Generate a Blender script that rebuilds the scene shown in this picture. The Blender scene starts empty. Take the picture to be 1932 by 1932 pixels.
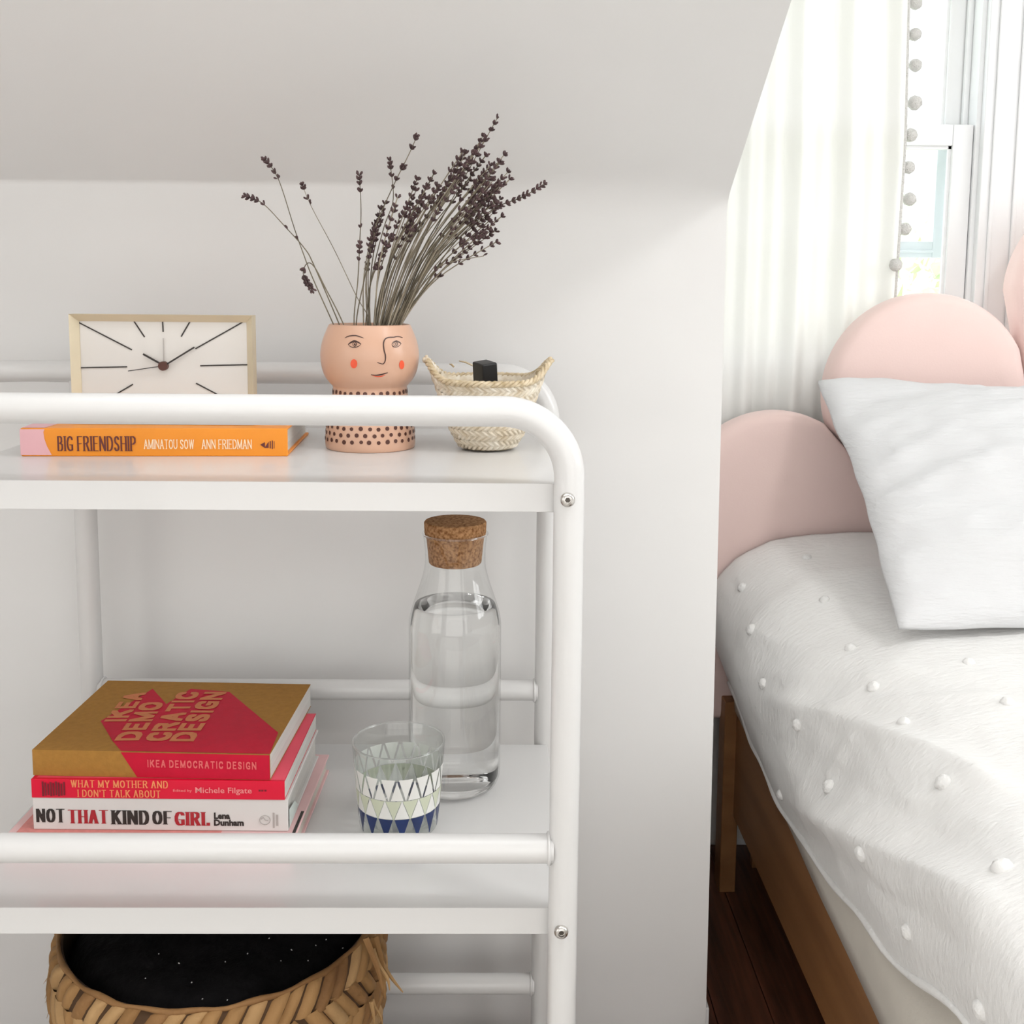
import bpy, bmesh, math, random
import numpy as np
from mathutils import Vector, Matrix, noise
from mathutils.bvhtree import BVHTree

SC = bpy.context.scene
COL = SC.collection

# ------------------------------------------------------------------ camera
F_PX, CY_PX, PITCH, YAW, ROLL, ZC = 2054.45, 784.3, .1201, .0141, -.0088, 1.05
def _axes():
    cy, sy, cp, sp = math.cos(YAW), math.sin(YAW), math.cos(PITCH), math.sin(PITCH)
    fw = np.array([sy*cp, cy*cp, -sp]); rt = np.array([cy, -sy, 0.]); dn = np.cross(fw, rt)
    cr, sr = math.cos(ROLL), math.sin(ROLL)
    return cr*rt + sr*dn, -sr*rt + cr*dn, fw
RT, DN, FW = _axes()
cam_data = bpy.data.cameras.new('camera')
cam = bpy.data.objects.new('camera', cam_data); COL.objects.link(cam)
cam.matrix_world = Matrix(((RT[0], -DN[0], -FW[0], 0), (RT[1], -DN[1], -FW[1], 0), (RT[2], -DN[2], -FW[2], ZC), (0, 0, 0, 1)))
cam_data.sensor_width = 36; cam_data.lens = F_PX/1932*36
cam_data.shift_y = -(966-CY_PX)/1932
cam_data.clip_start = .02
SC.camera = cam

# ------------------------------------------------------------------ light and exposure
SC.view_settings.view_transform = 'Standard'; SC.view_settings.look = 'None'
SC.view_settings.exposure = 0.42; SC.view_settings.gamma = 1
SC.view_settings.use_curve_mapping = False
SC.cycles.use_denoising = True
SC.cycles.max_bounces = 12; SC.cycles.diffuse_bounces = 4; SC.cycles.transmission_bounces = 12; SC.cycles.transparent_max_bounces = 16
SC.cycles.sample_clamp_indirect = 6
SC.cycles.use_adaptive_sampling = True; SC.cycles.adaptive_threshold = .06; SC.cycles.adaptive_min_samples = 16
W = bpy.data.worlds.new('sky'); SC.world = W; W.use_nodes = True
bg = W.node_tree.nodes['Background']; bg.inputs[0].default_value = (.95, .985, 1, 1); bg.inputs[1].default_value = 2.7
def area_light(name, loc, direction, sx, sy, watts, color, portal=False):
    d = bpy.data.lights.new(name, 'AREA'); d.shape = 'RECTANGLE'; d.size = sx; d.size_y = sy; d.energy = watts; d.color = color
    if portal: d.cycles.is_portal = True
    o = bpy.data.objects.new(name, d); COL.objects.link(o); o.location = loc
    o.rotation_euler = Vector(direction).to_track_quat('-Z', 'Z').to_euler()
    return o
area_light('daylight_right_window', (2.49, .45, 1.62), (-1, 0, -.12), 1.5, 1.0, 20, (.97, .99, 1))
area_light('rear_window_fill', (.35, -1.79, 1.12), (0, 1, 0), 2.9, 1.85, 19.5, (1, .985, .965))  # unseen rear window, widened to brighten the slope and low wall
area_light('added_left_fill', (-1.59, -.6, 1.05), (1, 0, 0), 1.1, 1.4, 6, (1, .965, .92))  # unseen fill added to brighten the bed's left side
area_light('added_roof_fill', (-.15, .62, 1.565), (0, -.534, -.846), .75, .6, 2.7, (.97, .99, 1))  # unseen fill added above the cart to brighten the tray tops
area_light('daylight_dormer_portal', (.95, 2.09, 1.36), (0, -1, 0), 1.4, 1.1, 1, (1, 1, 1), True)

# ------------------------------------------------------------------ helpers
def ray(px, py): return FW + RT*(px-966)/F_PX + DN*(py-CY_PX)/F_PX
def U(px, py, X=None, Y=None, Z=None):
    d = ray(px, py)
    t = X/d[0] if X is not None else Y/d[1] if Y is not None else (Z-ZC)/d[2]
    return Vector(d*t) + Vector((0, 0, ZC))
def wloc(o):
    v = Vector((0, 0, 0))
    while o is not None: v += o.location; o = o.parent
    return v
def put(name, verts, faces, mat, parent=None, smooth=False, origin=None, mats=None, fmat=None):
    """one mesh object; verts in world coordinates"""
    verts = [Vector(v) for v in verts]
    if origin is None:
        if parent is None:
            n = max(1, len(verts)); xs = [v.x for v in verts]; ys = [v.y for v in verts]
            origin = Vector(((min(xs)+max(xs))/2, (min(ys)+max(ys))/2, min(v.z for v in verts)))
        else: origin = wloc(parent)
    origin = Vector(origin)
    me = bpy.data.meshes.new(name)
    me.from_pydata([v-origin for v in verts], [], faces)
    for m in (mats or [mat]): me.materials.append(m)
    if fmat:
        for p, k in zip(me.polygons, fmat): p.material_index = k
    if smooth:
        for p in me.polygons: p.use_smooth = True
    me.validate(); me.update()
    o = bpy.data.objects.new(name, me); COL.objects.link(o)
    o.location = origin - wloc(parent) if parent else origin
    if parent: o.parent = parent
    return o
def thing(name, label, cat, loc, group=None):
    o = bpy.data.objects.new(name, None); COL.objects.link(o); o.location = loc; o.empty_display_size = .02
    tag(o, label, cat, group); return o
def tag(o, label, cat, group=None):
    o['label'] = label; o['category'] = cat
    if group: o['group'] = group
    return o
def structure(o): o['kind'] = 'structure'; return o
def sharp(o, deg=35):
    """smooth shading with an angle limit"""
    me = o.data; bm = bmesh.new(); bm.from_mesh(me)
    for f in bm.faces: f.smooth = True
    for e in bm.edges:
        if len(e.link_faces) == 2 and e.calc_face_angle(0) > math.radians(deg): e.smooth = False
    bm.to_mesh(me); bm.free(); return o
class MB:
    def __init__(s): s.v = []; s.f = []; s.k = []
    def add(s, v, f, k=0):
        n = len(s.v); s.v += [tuple(a) for a in v]; s.f += [tuple(i+n for i in q) for q in f]; s.k += [k]*len(f); return s
    def box(s, x0, x1, y0, y1, z0, z1, k=0, M=None):
        v = [Vector((x, y, z)) for x in (x0, x1) for y in (y0, y1) for z in (z0, z1)]
        if M: v = [M @ a for a in v]
        return s.add(v, [(0, 1, 3, 2), (4, 6, 7, 5), (0, 4, 5, 1), (2, 3, 7, 6), (0, 2, 6, 4), (1, 5, 7, 3)], k)
    def prism(s, pts, a, b, k=0):
        """polygon pts (list of Vectors), extruded from offset a to offset b (Vectors)"""
        n = len(pts); v = [Vector(p)+a for p in pts] + [Vector(p)+b for p in pts]
        return s.add(v, [tuple(range(n-1, -1, -1)), tuple(range(n, 2*n))] + [(i, (i+1) % n, n+(i+1) % n, n+i) for i in range(n)], k)
    def tube(s, path, r, n=12, k=0, cap=True, closed=False):
        path = [Vector(p) for p in path]; m = len(path)
        rr = r if isinstance(r, (list, tuple)) else [r]*m
        v = []; prev = None
        for i in range(m):
            if closed: t = path[(i+1) % m]-path[i-1]
            else: t = path[min(i+1, m-1)]-path[max(i-1, 0)]
            t.normalize()
            if prev is None:
                a = Vector((0, 0, 1)) if abs(t.z) < .9 else Vector((1, 0, 0)); u = t.cross(a).normalized()
            else: u = (prev - t*prev.dot(t)).normalized()
            prev = u; w = t.cross(u)
            for j in range(n):
                q = 2*math.pi*j/n; v.append(path[i] + (u*math.cos(q)+w*math.sin(q))*rr[i])
        f = []
        for i in range(m if closed else m-1):
            i2 = (i+1) % m
            for j in range(n): j2 = (j+1) % n; f.append((i*n+j, i*n+j2, i2*n+j2, i2*n+j))
        if cap and not closed: f += [tuple(range(n-1, -1, -1)), tuple(range((m-1)*n, m*n))]
        return s.add(v, f, k)
    def lathe(s, c, prof, n=48, k=0):
        """profile [(r, z)], absolute z, axis at c (x, y); r<=0 closes the end"""
        v = []; rings = []
        for r, z in prof:
            if r <= 1e-6: rings.append([len(v)]); v.append((c[0], c[1], z))
            else:
                rings.append(list(range(len(v), len(v)+n)))
                v += [(c[0]+r*math.cos(2*math.pi*j/n), c[1]+r*math.sin(2*math.pi*j/n), z) for j in range(n)]
        f = []
        for a, b in zip(rings, rings[1:]):
            for j in range(n):
                j2 = (j+1) % n
                if len(a) == 1 and len(b) == 1: continue
                if len(a) == 1: f.append((a[0], b[j2], b[j]))
                elif len(b) == 1: f.append((a[j], a[j2], b[0]))
                else: f.append((a[j], a[j2], b[j2], b[j]))
        return s.add(v, f, k)
    def build(s, name, mat, parent=None, smooth=False, origin=None, bevel=0, seg=2, auto=None):
        o = put(name, s.v, s.f, mat if not isinstance(mat, list) else None, parent, smooth, origin, mat if isinstance(mat, list) else None, s.k)
        if bevel:
            m = o.modifiers.new('bevel', 'BEVEL'); m.width = bevel; m.segments = seg; m.limit_method = 'ANGLE'; m.angle_limit = .6; m.harden_normals = False
            for p in o.data.polygons: p.use_smooth = True
            w = o.modifiers.new('weighted', 'WEIGHTED_NORMAL'); w.keep_sharp = True
        if auto: sharp(o, auto)
        return o
def arc(c, a, b, n):
    """points c + a*cos + b*sin over a quarter turn"""
    return [Vector(c)+Vector(a)*math.cos(math.pi/2*i/n)+Vector(b)*math.sin(math.pi/2*i/n) for i in range(n+1)]
def lerp_tab(tab, x):
    if x <= tab[0][0]: return tab[0][1]
    for (a, u), (b, w) in zip(tab, tab[1:]):
        if x <= b: return u+(w-u)*(x-a)/(b-a)
    return tab[-1][1]
def lin(r, g, b):
    c = lambda v: (v/255/12.92 if v/255 <= .04045 else ((v/255+.055)/1.055)**2.4)
    return (c(r), c(g), c(b))

# ------------------------------------------------------------------ materials
def mat(name, col, rough=.5, var=0, scale=20, bump=0, bscale=80, spec=.5, metal=0, stretch=(1, 1, 1), col2=None, coat=0, sheen=0, detail=4, thr=None):
    m = bpy.data.materials.new(name); m.use_nodes = True; nt = m.node_tree; b = nt.nodes['Principled BSDF']
    b.inputs['Base Color'].default_value = (*col, 1); b.inputs['Roughness'].default_value = rough
    b.inputs['Specular IOR Level'].default_value = spec; b.inputs['Metallic'].default_value = metal
    b.inputs['Coat Weight'].default_value = coat; b.inputs['Sheen Weight'].default_value = sheen
    tc = nt.nodes.new('ShaderNodeTexCoord'); mp = nt.nodes.new('ShaderNodeMapping'); mp.inputs['Scale'].default_value = stretch
    nt.links.new(tc.outputs['Object'], mp.inputs['Vector'])
    if var or col2:
        n = nt.nodes.new('ShaderNodeTexNoise'); n.inputs['Scale'].default_value = scale; n.inputs['Detail'].default_value = detail
        nt.links.new(mp.outputs[0], n.inputs['Vector'])
        r = nt.nodes.new('ShaderNodeValToRGB'); r.color_ramp.elements[0].position, r.color_ramp.elements[1].position = thr or (.3, .7)
        if col2: c0, c1 = col, col2
        else: c0 = tuple(max(0, c*(1-var)) for c in col); c1 = tuple(min(1, c*(1+var)) for c in col)
        r.color_ramp.elements[0].color = (*c0, 1); r.color_ramp.elements[1].color = (*c1, 1)
        nt.links.new(n.outputs['Fac'], r.inputs[0]); nt.links.new(r.outputs[0], b.inputs['Base Color'])
    if bump:
        n2 = nt.nodes.new('ShaderNodeTexNoise'); n2.inputs['Scale'].default_value = bscale; n2.inputs['Detail'].default_value = 5
        nt.links.new(mp.outputs[0], n2.inputs['Vector'])
        bp = nt.nodes.new('ShaderNodeBump'); bp.inputs['Strength'].default_value = bump; bp.inputs['Distance'].default_value = .004
        nt.links.new(n2.outputs['Fac'], bp.inputs['Height']); nt.links.new(bp.outputs[0], b.inputs['Normal'])
    return m
def thin_glass(name, tint=(1, 1, 1), ior=1.5, extra=.0):
    m = bpy.data.materials.new(name); m.use_nodes = True; nt = m.node_tree; nt.nodes.clear()
    o = nt.nodes.new('ShaderNodeOutputMaterial'); mx = nt.nodes.new('ShaderNodeMixShader'); lw = nt.nodes.new('ShaderNodeLayerWeight'); lw.inputs[0].default_value = .5; pw_ = nt.nodes.new('ShaderNodeMath'); pw_.operation = 'POWER'; pw_.inputs[1].default_value = 4.5; fr = nt.nodes.new('ShaderNodeMath'); fr.operation = 'MULTIPLY_ADD'; f0 = ((ior-1)/(ior+1))**2*1.6; fr.inputs[1].default_value = .75-f0; fr.inputs[2].default_value = f0; nt.links.new(lw.outputs['Facing'], pw_.inputs[0]); nt.links.new(pw_.outputs[0], fr.inputs[0])
    t = nt.nodes.new('ShaderNodeBsdfTransparent'); t.inputs[0].default_value = (*tint, 1)
    g = nt.nodes.new('ShaderNodeBsdfGlossy'); g.inputs['Roughness'].default_value = .02
    nt.links.new(fr.outputs[0], mx.inputs[0]); nt.links.new(t.outputs[0], mx.inputs[1]); nt.links.new(g.outputs[0], mx.inputs[2]); nt.links.new(mx.outputs[0], o.inputs[0])
    return m
def glass(name, ior, col=(1, 1, 1)):
    m = bpy.data.materials.new(name); m.use_nodes = True; nt = m.node_tree; nt.nodes.clear()
    o = nt.nodes.new('ShaderNodeOutputMaterial'); g = nt.nodes.new('ShaderNodeBsdfGlass'); g.inputs['IOR'].default_value = ior; g.inputs['Roughness'].default_value = 0; g.inputs['Color'].default_value = (*col, 1)
    nt.links.new(g.outputs[0], o.inputs[0]); return m
def sheer(name, col, trans=.5, bump=.1):
    m = bpy.data.materials.new(name); m.use_nodes = True; nt = m.node_tree; nt.nodes.clear()
    o = nt.nodes.new('ShaderNodeOutputMaterial'); mx = nt.nodes.new('ShaderNodeMixShader'); mx.inputs[0].default_value = trans
    d = nt.nodes.new('ShaderNodeBsdfDiffuse'); t = nt.nodes.new('ShaderNodeBsdfTranslucent'); d.inputs[0].default_value = t.inputs[0].default_value = (*col, 1)
    nt.links.new(d.outputs[0], mx.inputs[1]); nt.links.new(t.outputs[0], mx.inputs[2]); nt.links.new(mx.outputs[0], o.inputs[0])
    tc = nt.nodes.new('ShaderNodeTexCoord'); n = nt.nodes.new('ShaderNodeTexNoise'); n.inputs['Scale'].default_value = 260
    bp = nt.nodes.new('ShaderNodeBump'); bp.inputs['Strength'].default_value = bump; bp.inputs['Distance'].default_value = .001
    nt.links.new(tc.outputs['Object'], n.inputs['Vector']); nt.links.new(n.outputs['Fac'], bp.inputs['Height']); nt.links.new(bp.outputs[0], d.inputs['Normal'])
    return m
M = dict(
    wall=mat('wall_paint', (.78, .775, .767), .7, .015, 3, .05, 30, .3),
    ceil=mat('ceiling_paint', (.82, .815, .807), .7, .012, 3, .05, 30, .3),
    rug=mat('bounce_rug_cream', (.82, .80, .77), .95, .08, 40, .6, 300, .1),
    blocker=mat('sky_blocker', (.8, .79, .76), .9),
    trim=mat('trim_paint', (.84, .85, .86), .4, 0, spec=.4),
    white=mat('cart_white_enamel', (.71, .705, .698), .34, 0, spec=.5, coat=.3),
    steel=mat('screw_steel', (.62, .60, .57), .28, metal=1),
    steel_dark=mat('screw_socket', (.10, .09, .08), .4, metal=1),
    rubber=mat('caster_rubber', (.25, .25, .25), .6),
    floor=mat('floor_wood', (.055, .019, .011), .35, .0, 6, .15, 60, .5, stretch=(14, 1, 1), col2=(.17, .058, .030)),
    bedwood=mat('bed_wood', (.23, .10, .034), .45, 0, 9, .08, 40, .4, stretch=(1, .12, 3), col2=(.33, .155, .058)),
    pink=mat('pink_velvet', lin(240, 214, 208), .75, .03, 5, .05, 300, .25, sheen=.25),
    spread=mat('cotton_gauze', (.86, .855, .84), .85, 0, bump=.5, bscale=70, spec=.15, stretch=(1, 2.2, 1.4), sheen=.1),
    sheet=mat('side_sheet', (.70, .66, .59), .85, .05, 8, .2, 60, .15),
    tuft=mat('chenille_tuft', (.86, .855, .84), .95, 0, bump=.25, bscale=500, spec=.1),
    pillow=mat('pillow_gauze', (.72, .725, .735), .85, 0, bump=.85, bscale=42, spec=.15, stretch=(.45, 1, 2.6)),
    curtain=sheer('sheer_curtain', (.85, .842, .815), .20),
    pompom=mat('pompom_yarn', (.80, .79, .76), .95, .05, 200, 1, 500, .1),
    pane=thin_glass('window_pane', (.98, .99, 1)),
    blueframe=mat('storm_frame', (.76, .81, .83), .5),
    brass=mat('pale_brass', (.64, .56, .41), .5, .05, 30, .05, 90, metal=.25),
    dial=mat('clock_dial', (.70, .67, .635), .6, .03, 6),
    ink=mat('dark_ink', (.025, .018, .015), .5),
    inkbrown=mat('brown_ink', (.085, .025, .015), .5),
    greyink=mat('grey_ink', (.45, .42, .40), .5),
    vase=mat('peach_glaze', lin(210, 168, 143), .30, .04, 14, 0, spec=.5),
    vasein=mat('vase_inside', lin(222, 190, 168), .3),
    facelines=mat('vase_line', (.055, .022, .016), .4),
    blush=mat('vase_blush', lin(238, 96, 66), .25, .12, 60, spec=.5),
    stalk=mat('dry_stalk', (.15, .125, .085), .8, .35, 40),
    stalk2=mat('dry_stalk_pale', (.27, .23, .17), .8, .3, 40),
    bud=mat('dry_lavender_bud', (.082, .047, .048), .85, .45, 120),
    palm=mat('palm_leaf', (.60, .50, .36), .75, .0, 90, .3, 200, .3, col2=(.84, .78, .67)),
    palmrim=mat('palm_rim', (.48, .37, .22), .75, 0, 120, .4, 250, .3, col2=(.76, .65, .48)),
    black=mat('black_plastic', (.012, .012, .013), .4, spec=.4),
    blackcloth=mat('black_fleece', (.006, .0055, .006), .95, .4, 40, .8, 90, .1),
    lint=mat('white_lint', (.6, .6, .6), .9),
    orange=mat('orange_cover', lin(240, 148, 40), .4, .03, 20, spec=.4),
    bookpink=mat('pink_cover', lin(232, 180, 186), .45, .02, 20),
    pages=mat('page_edges', (.80, .785, .745), .8, .06, 3, .5, 30, .2, stretch=(1, 1, 260)),
    kraft=mat('kraft_board', lin(168, 122, 58), .75, .07, 160, .1, 300, .2),
    red=mat('red_print', lin(196, 4, 48), .6, .05, 90, .05, 300, .3),
    salmon=mat('kraft_letter', lin(206, 124, 78), .75, .05, 160),
    redcover=mat('red_cover', lin(226, 6, 54), .4, .03, 20, spec=.4),
    redtop=mat('red_cover_print', lin(244, 84, 108), .45, .03, 20, spec=.4),
    paperwhite=mat('white_jacket', (.74, .72, .70), .4, .01, 20, spec=.4),
    mint=mat('pale_mint_board', (.68, .76, .72), .5),
    coral=mat('coral_cover', lin(222, 140, 134), .6, .08, 200, .1, 300),
    rosecover=mat('rose_cover', lin(236, 196, 196), .5, .03, 30),
    cream=mat('cream_pages', (.80, .73, .66), .7, .05, 3, .4, 30, .2, stretch=(1, 1, 240)),
    darkred=mat('dark_red_ink', (.20, .004, .015), .5),
    titlered=mat('title_red', (.42, .012, .022), .5),
    gold=mat('peach_ink', lin(244, 150, 96), .5),
    rosewood=mat('rose_ink', lin(226, 104, 104), .5),
    palepink=mat('pale_pink_ink', lin(246, 150, 150), .5),
    creamink=mat('cream_ink', lin(252, 226, 190), .5),
    maroon=mat('maroon_ink', (.13, .022, .02), .5),
    cork=mat('cork', (.20, .085, .030), .85, 0, 330, .4, 300, .2, col2=(.46, .25, .115), detail=5, thr=(.34, .62)),
    cglass=thin_glass('carafe_glass', (.985, .99, .988), 1.45),
    water=glass('water', 1.333),
    tglass=thin_glass('tumbler_glass', (.975, .985, .98), 1.5),
    tbase=glass('tumbler_base', 1.5),
    blue=mat('cobalt_print', (.006, .022, .105), .25, .2, 60, spec=.5),
    sage=mat('sage_print', (.60, .635, .49), .35),
    milk=mat('milk_print', (.80, .80, .77), .35),
    seagrass=[mat('seagrass_a', (.21, .105, .034), .7, 0, 14, .35, 130, .3, stretch=(1, 1, .5), col2=(.38, .215, .085)),
              mat('seagrass_b', (.31, .175, .07), .7, 0, 14, .35, 130, .3, col2=(.50, .315, .145)),
              mat('seagrass_c', (.17, .078, .026), .7, 0, 14, .35, 130, .3, col2=(.33, .18, .07))],
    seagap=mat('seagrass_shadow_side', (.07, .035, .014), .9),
    lawn=mat('lawn', (.50, .54, .36), .9, .2, 2),
    leaf=mat('garden_leaf', (.66, .78, .50), .7, .2, 3),
    bark=mat('garden_bark', (.2, .15, .1), .9),
)

# ------------------------------------------------------------------ lettering
GL = {
 'A': (1, [[(0, 0), (.48, 1)], [(.52, 1), (1, 0)], [(.2, .33), (.8, .33)]], 'b'),
 'B': (.9, [[(0, 0), (0, 1)], [(0, 1), (.55, 1), (.82, .9), (.82, .64), (.55, .53), (0, .53)], [(.55, .53), (.95, .42), (.95, .13), (.65, 0), (0, 0)]], ''),
 'C': (.95, [[(1, .76), (.86, .94), (.55, 1), (.2, .9), (0, .65), (0, .35), (.2, .1), (.55, 0), (.86, .06), (1, .24)]], ''),
 'D': (1, [[(0, 0), (0, 1)], [(0, 1), (.5, 1), (.85, .87), (1, .62), (1, .38), (.85, .13), (.5, 0), (0, 0)]], ''),
 'E': (.8, [[(0, 0), (0, 1)], [(0, 1), (1, 1)], [(0, .52), (.8, .52)], [(0, 0), (1, 0)]], ''),
 'F': (.78, [[(0, 0), (0, 1)], [(0, 1), (1, 1)], [(0, .5), (.8, .5)]], 'b'),
 'G': (1, [[(1, .78), (.86, .94), (.55, 1), (.2, .9), (0, .65), (0, .35), (.2, .1), (.55, 0), (1, .08)], [(1, 0.05), (1, .42)], [(.6, .42), (1, .42)]], ''),
 'H': (1, [[(0, 0), (0, 1)], [(1, 0), (1, 1)], [(0, .5), (1, .5)]], 'bt'),
 'I': (.0, [[(0, 0), (0, 1)]], 'bt'),
 'K': (1, [[(0, 0), (0, 1)], [(0, .42), (.9, 1)], [(.32, .6), (1, 0)]], 'bt'),
 'L': (.75, [[(0, 0), (0, 1)], [(0, 0), (1, 0), (1, .18)]], 't'),
 'M': (1.25, [[(0, 0), (0, 1)], [(0, 1), (.5, .05)], [(.5, .05), (1, 1)], [(1, 0), (1, 1)]], 'b'),
 'N': (1.05, [[(0, 0), (0, 1)], [(0, 1), (1, 0)], [(1, 0), (1, 1)]], ''),
 'O': (1.05, [[(.5, 1), (.17, .9), (0, .65), (0, .35), (.17, .1), (.5, 0), (.83, .1), (1, .35), (1, .65), (.83, .9), (.5, 1)]], ''),
 'P': (.85, [[(0, 0), (0, 1)], [(0, 1), (.6, 1), (1, .88), (1, .6), (.6, .47), (0, .47)]], 'b'),
 'R': (.98, [[(0, 0), (0, 1)], [(0, 1), (.55, 1), (.88, .89), (.88, .63), (.55, .51), (0, .51)], [(.5, .51), (1, 0)]], 'b'),
 'S': (.85, [[(.95, .8), (.8, .95), (.5, 1), (.15, .92), (.05, .74), (.2, .58), (.75, .43), (.97, .26), (.85, .07), (.5, 0), (.2, .04), (.02, .2)]], ''),
 'T': (.95, [[(.5, 0), (.5, 1)], [(0, 1), (1, 1)]], 'b'),
 'U': (1, [[(0, 1), (0, .3), (.15, .08), (.5, 0), (.85, .08), (1, .3), (1, 1)]], 't'),
 'W': (1.4, [[(0, 1), (.27, 0)], [(.27, 0), (.5, 1)], [(.5, 1), (.75, 0)], [(.75, 0), (1, 1)]], ''),
 'X': (1, [[(0, 0), (1, 1)], [(0, 1), (1, 0)]], ''),
 'Y': (1, [[(.5, 0), (.5, .45)], [(0, 1), (.5, .45)], [(.5, .45), (1, 1)]], 'b'),
 "'": (.0, [[(0, .75), (0, 1)]], ''),
}
def hull2(pts):
    pts = sorted(set((round(x, 6), round(y, 6)) for x, y in pts))
    def half(ps):
        h = []
        for p in ps:
            while len(h) >= 2 and (h[-1][0]-h[-2][0])*(p[1]-h[-2][1])-(h[-1][1]-h[-2][1])*(p[0]-h[-2][0]) <= 0: h.pop()
            h.append(p)
        return h
    a = half(pts); b = half(pts[::-1]); return a[:-1]+b[:-1]
def caps(s, width, height, nibx, niby, serif=True, gap=.22):
    """upper-case lettering as convex polygons in a width x height box; nibs in units of the height"""
    cw = .62; x = 0; polys = []
    for ch in s:
        if ch == ' ': x += .42*cw/.62; continue
        w, strokes, ser = GL[ch]; w *= cw
        xo = x + nibx/2
        segs = []
        for st in strokes: segs += list(zip(st, st[1:]))
        for (a, b) in segs:
            pa = (xo+a[0]*w, niby/2+a[1]*(1-niby)); pb = (xo+b[0]*w, niby/2+b[1]*(1-niby))
            polys.append([(p[0]+dx*nibx/2, p[1]+dy*niby/2) for p in (pa, pb) for dx in (-1, 1) for dy in (-1, 1)])
        if serif:
            ends = set()
            for st in strokes:
                for e in (st[0], st[-1]):
                    if (e[1] == 0 and 'b' in ser) or (e[1] == 1 and 't' in ser): ends.add(e)
            for e in ends:
                cx, cyy = xo+e[0]*w, niby/2+e[1]*(1-niby)
                polys.append([(cx+dx*(nibx*.5+.07), cyy+dy*niby/2) for dx in (-1, 1) for dy in (-1, 1)])
        x += w + nibx + gap
    tot = x-gap
    return [[(px*width/tot, py*height) for px, py in hull2(p)] for p in polys]
def letters(name, s, o, ux, uy, width, height, m, parent, nib=(.2, .07), serif=True, gap=.22, lift=.0004):
    o, ux, uy = Vector(o), Vector(ux).normalized(), Vector(uy).normalized(); n = ux.cross(uy)
    b = MB()
    for k, p in enumerate(caps(s, width, height, nib[0], nib[1], serif, gap)):
        b.add([o+ux*x+uy*y+n*(lift+k*4e-6) for x, y in p], [tuple(range(len(p)))])
    return b.build(name, m, parent)
def small_text(name, s, o, ux, uy, width, height, m, parent, bold=0.0, lift=.0004):
    cu = bpy.data.curves.new('t', 'FONT'); cu.body = s; cu.resolution_u = 2; cu.offset = bold
    ob = bpy.data.objects.new('t', cu); COL.objects.link(ob)
    dg = bpy.context.evaluated_depsgraph_get(); me = ob.evaluated_get(dg).to_mesh()
    vs = [v.co.copy() for v in me.vertices]; fs = [tuple(p.vertices) for p in me.polygons]
    ob.evaluated_get(dg).to_mesh_clear(); bpy.data.objects.remove(ob); bpy.data.curves.remove(cu)
    x0, x1 = min(v.x for v in vs), max(v.x for v in vs); y0, y1 = min(v.y for v in vs), max(v.y for v in vs)
    o, ux, uy = Vector(o), Vector(ux).normalized(), Vector(uy).normalized(); n = ux.cross(uy)
    return put(name, [o+ux*((v.x-x0)/(x1-x0)*width)+uy*((v.y-y0)/(y1-y0)*height)+n*lift for v in vs], fs, m, parent)
def patch_poly(name, pts, m, parent, n, lift=.0003):
    return put(name, [Vector(p)+Vector(n)*lift for p in pts], [tuple(range(len(pts)))], m, parent)

# ================================================================== THE ROOM
X0, X1, YB, CEIL = -1.6, 2.5, -1.8, 2.3
YK, XK = 1.305, .2705          # knee wall plane, its right-hand end
YFAR = 1.955                   # inner face of the dormer's end wall
SL = .631                      # rise of the sloping ceiling per metre
# floor with planks
fl = structure(MB().box(X0-.1, X1+.1, YB-.1, YFAR+.12, -.06, -.012).build('floor', M['floor']))
pw = .081; k = 0; pm = None
while X0-.02+k*pw < X1:
    x = X0-.02+k*pw
    if pm is None:
        p = MB().box(x, x+pw-.0016, YB, YFAR, -.012, 0).build('plank', M['floor'], fl); pm = p
        base = p.location.copy()
    else:
        p = pm.copy(); COL.objects.link(p); p.parent = fl; p.location = base+Vector((k*pw, 0, random.Random(k).uniform(-.0006, .0004)))
    k += 1
# knee wall and sloping ceiling in one plastered surface, soft at the right
def knee(name):
    st = [(X0, 1.165, .004), (-.7, 1.165, .004), (-.16, 1.1655, .006), (-.02, 1.163, .02), (.1, 1.16, .035), (.2, 1.157, .04), (XK, 1.150, .022)]
    ycl = YK-(CEIL-1.16)/SL
    rows = []
    for x, zk, rho in st:
        end = x == XK
        line = [(x+(.0068 if end else 0), YK, 0), (x+(.003 if end else 0), YK, .6)]
        for t in (0, .25, .5, .75, 1):
            a = Vector((YK, zk-rho)); c = Vector((YK, zk)); e = Vector((YK-rho*.85, zk+rho*.85*SL))
            q = a*(1-t)**2+c*2*t*(1-t)+e*t*t; line.append((x, q.x, q.y))
        for t in (.33, .66, 1): y = YK-(YK-ycl)*t; line.append((x, y, zk+(YK-y)*SL if t < 1 else CEIL))
        rows.append(line)
    n = len(rows[0]); b = MB()
    v = [p for r in rows for p in r]; f = [(i*n+j, (i+1)*n+j, (i+1)*n+j+1, i*n+j+1) for i in range(len(rows)-1) for j in range(n-1)]
    th = [(p[0], p[1]+.07 if j < 4 else p[1]+.06, p[2] if j < 4 else p[2]+.06) for r in rows for j, p in enumerate(r)]
    N = len(v); v += th; f += [tuple(N+i for i in q[::-1]) for q in f[:]]
    e = (len(rows)-1)*n
    f += [(e+j, e+j+N, e+j+1+N, e+j+1) for j in range(n-1)]
    b.add(v, f)
    o = b.build(name, M['wall']); sharp(o, 25); return o
structure(knee('wall_back'))
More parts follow.
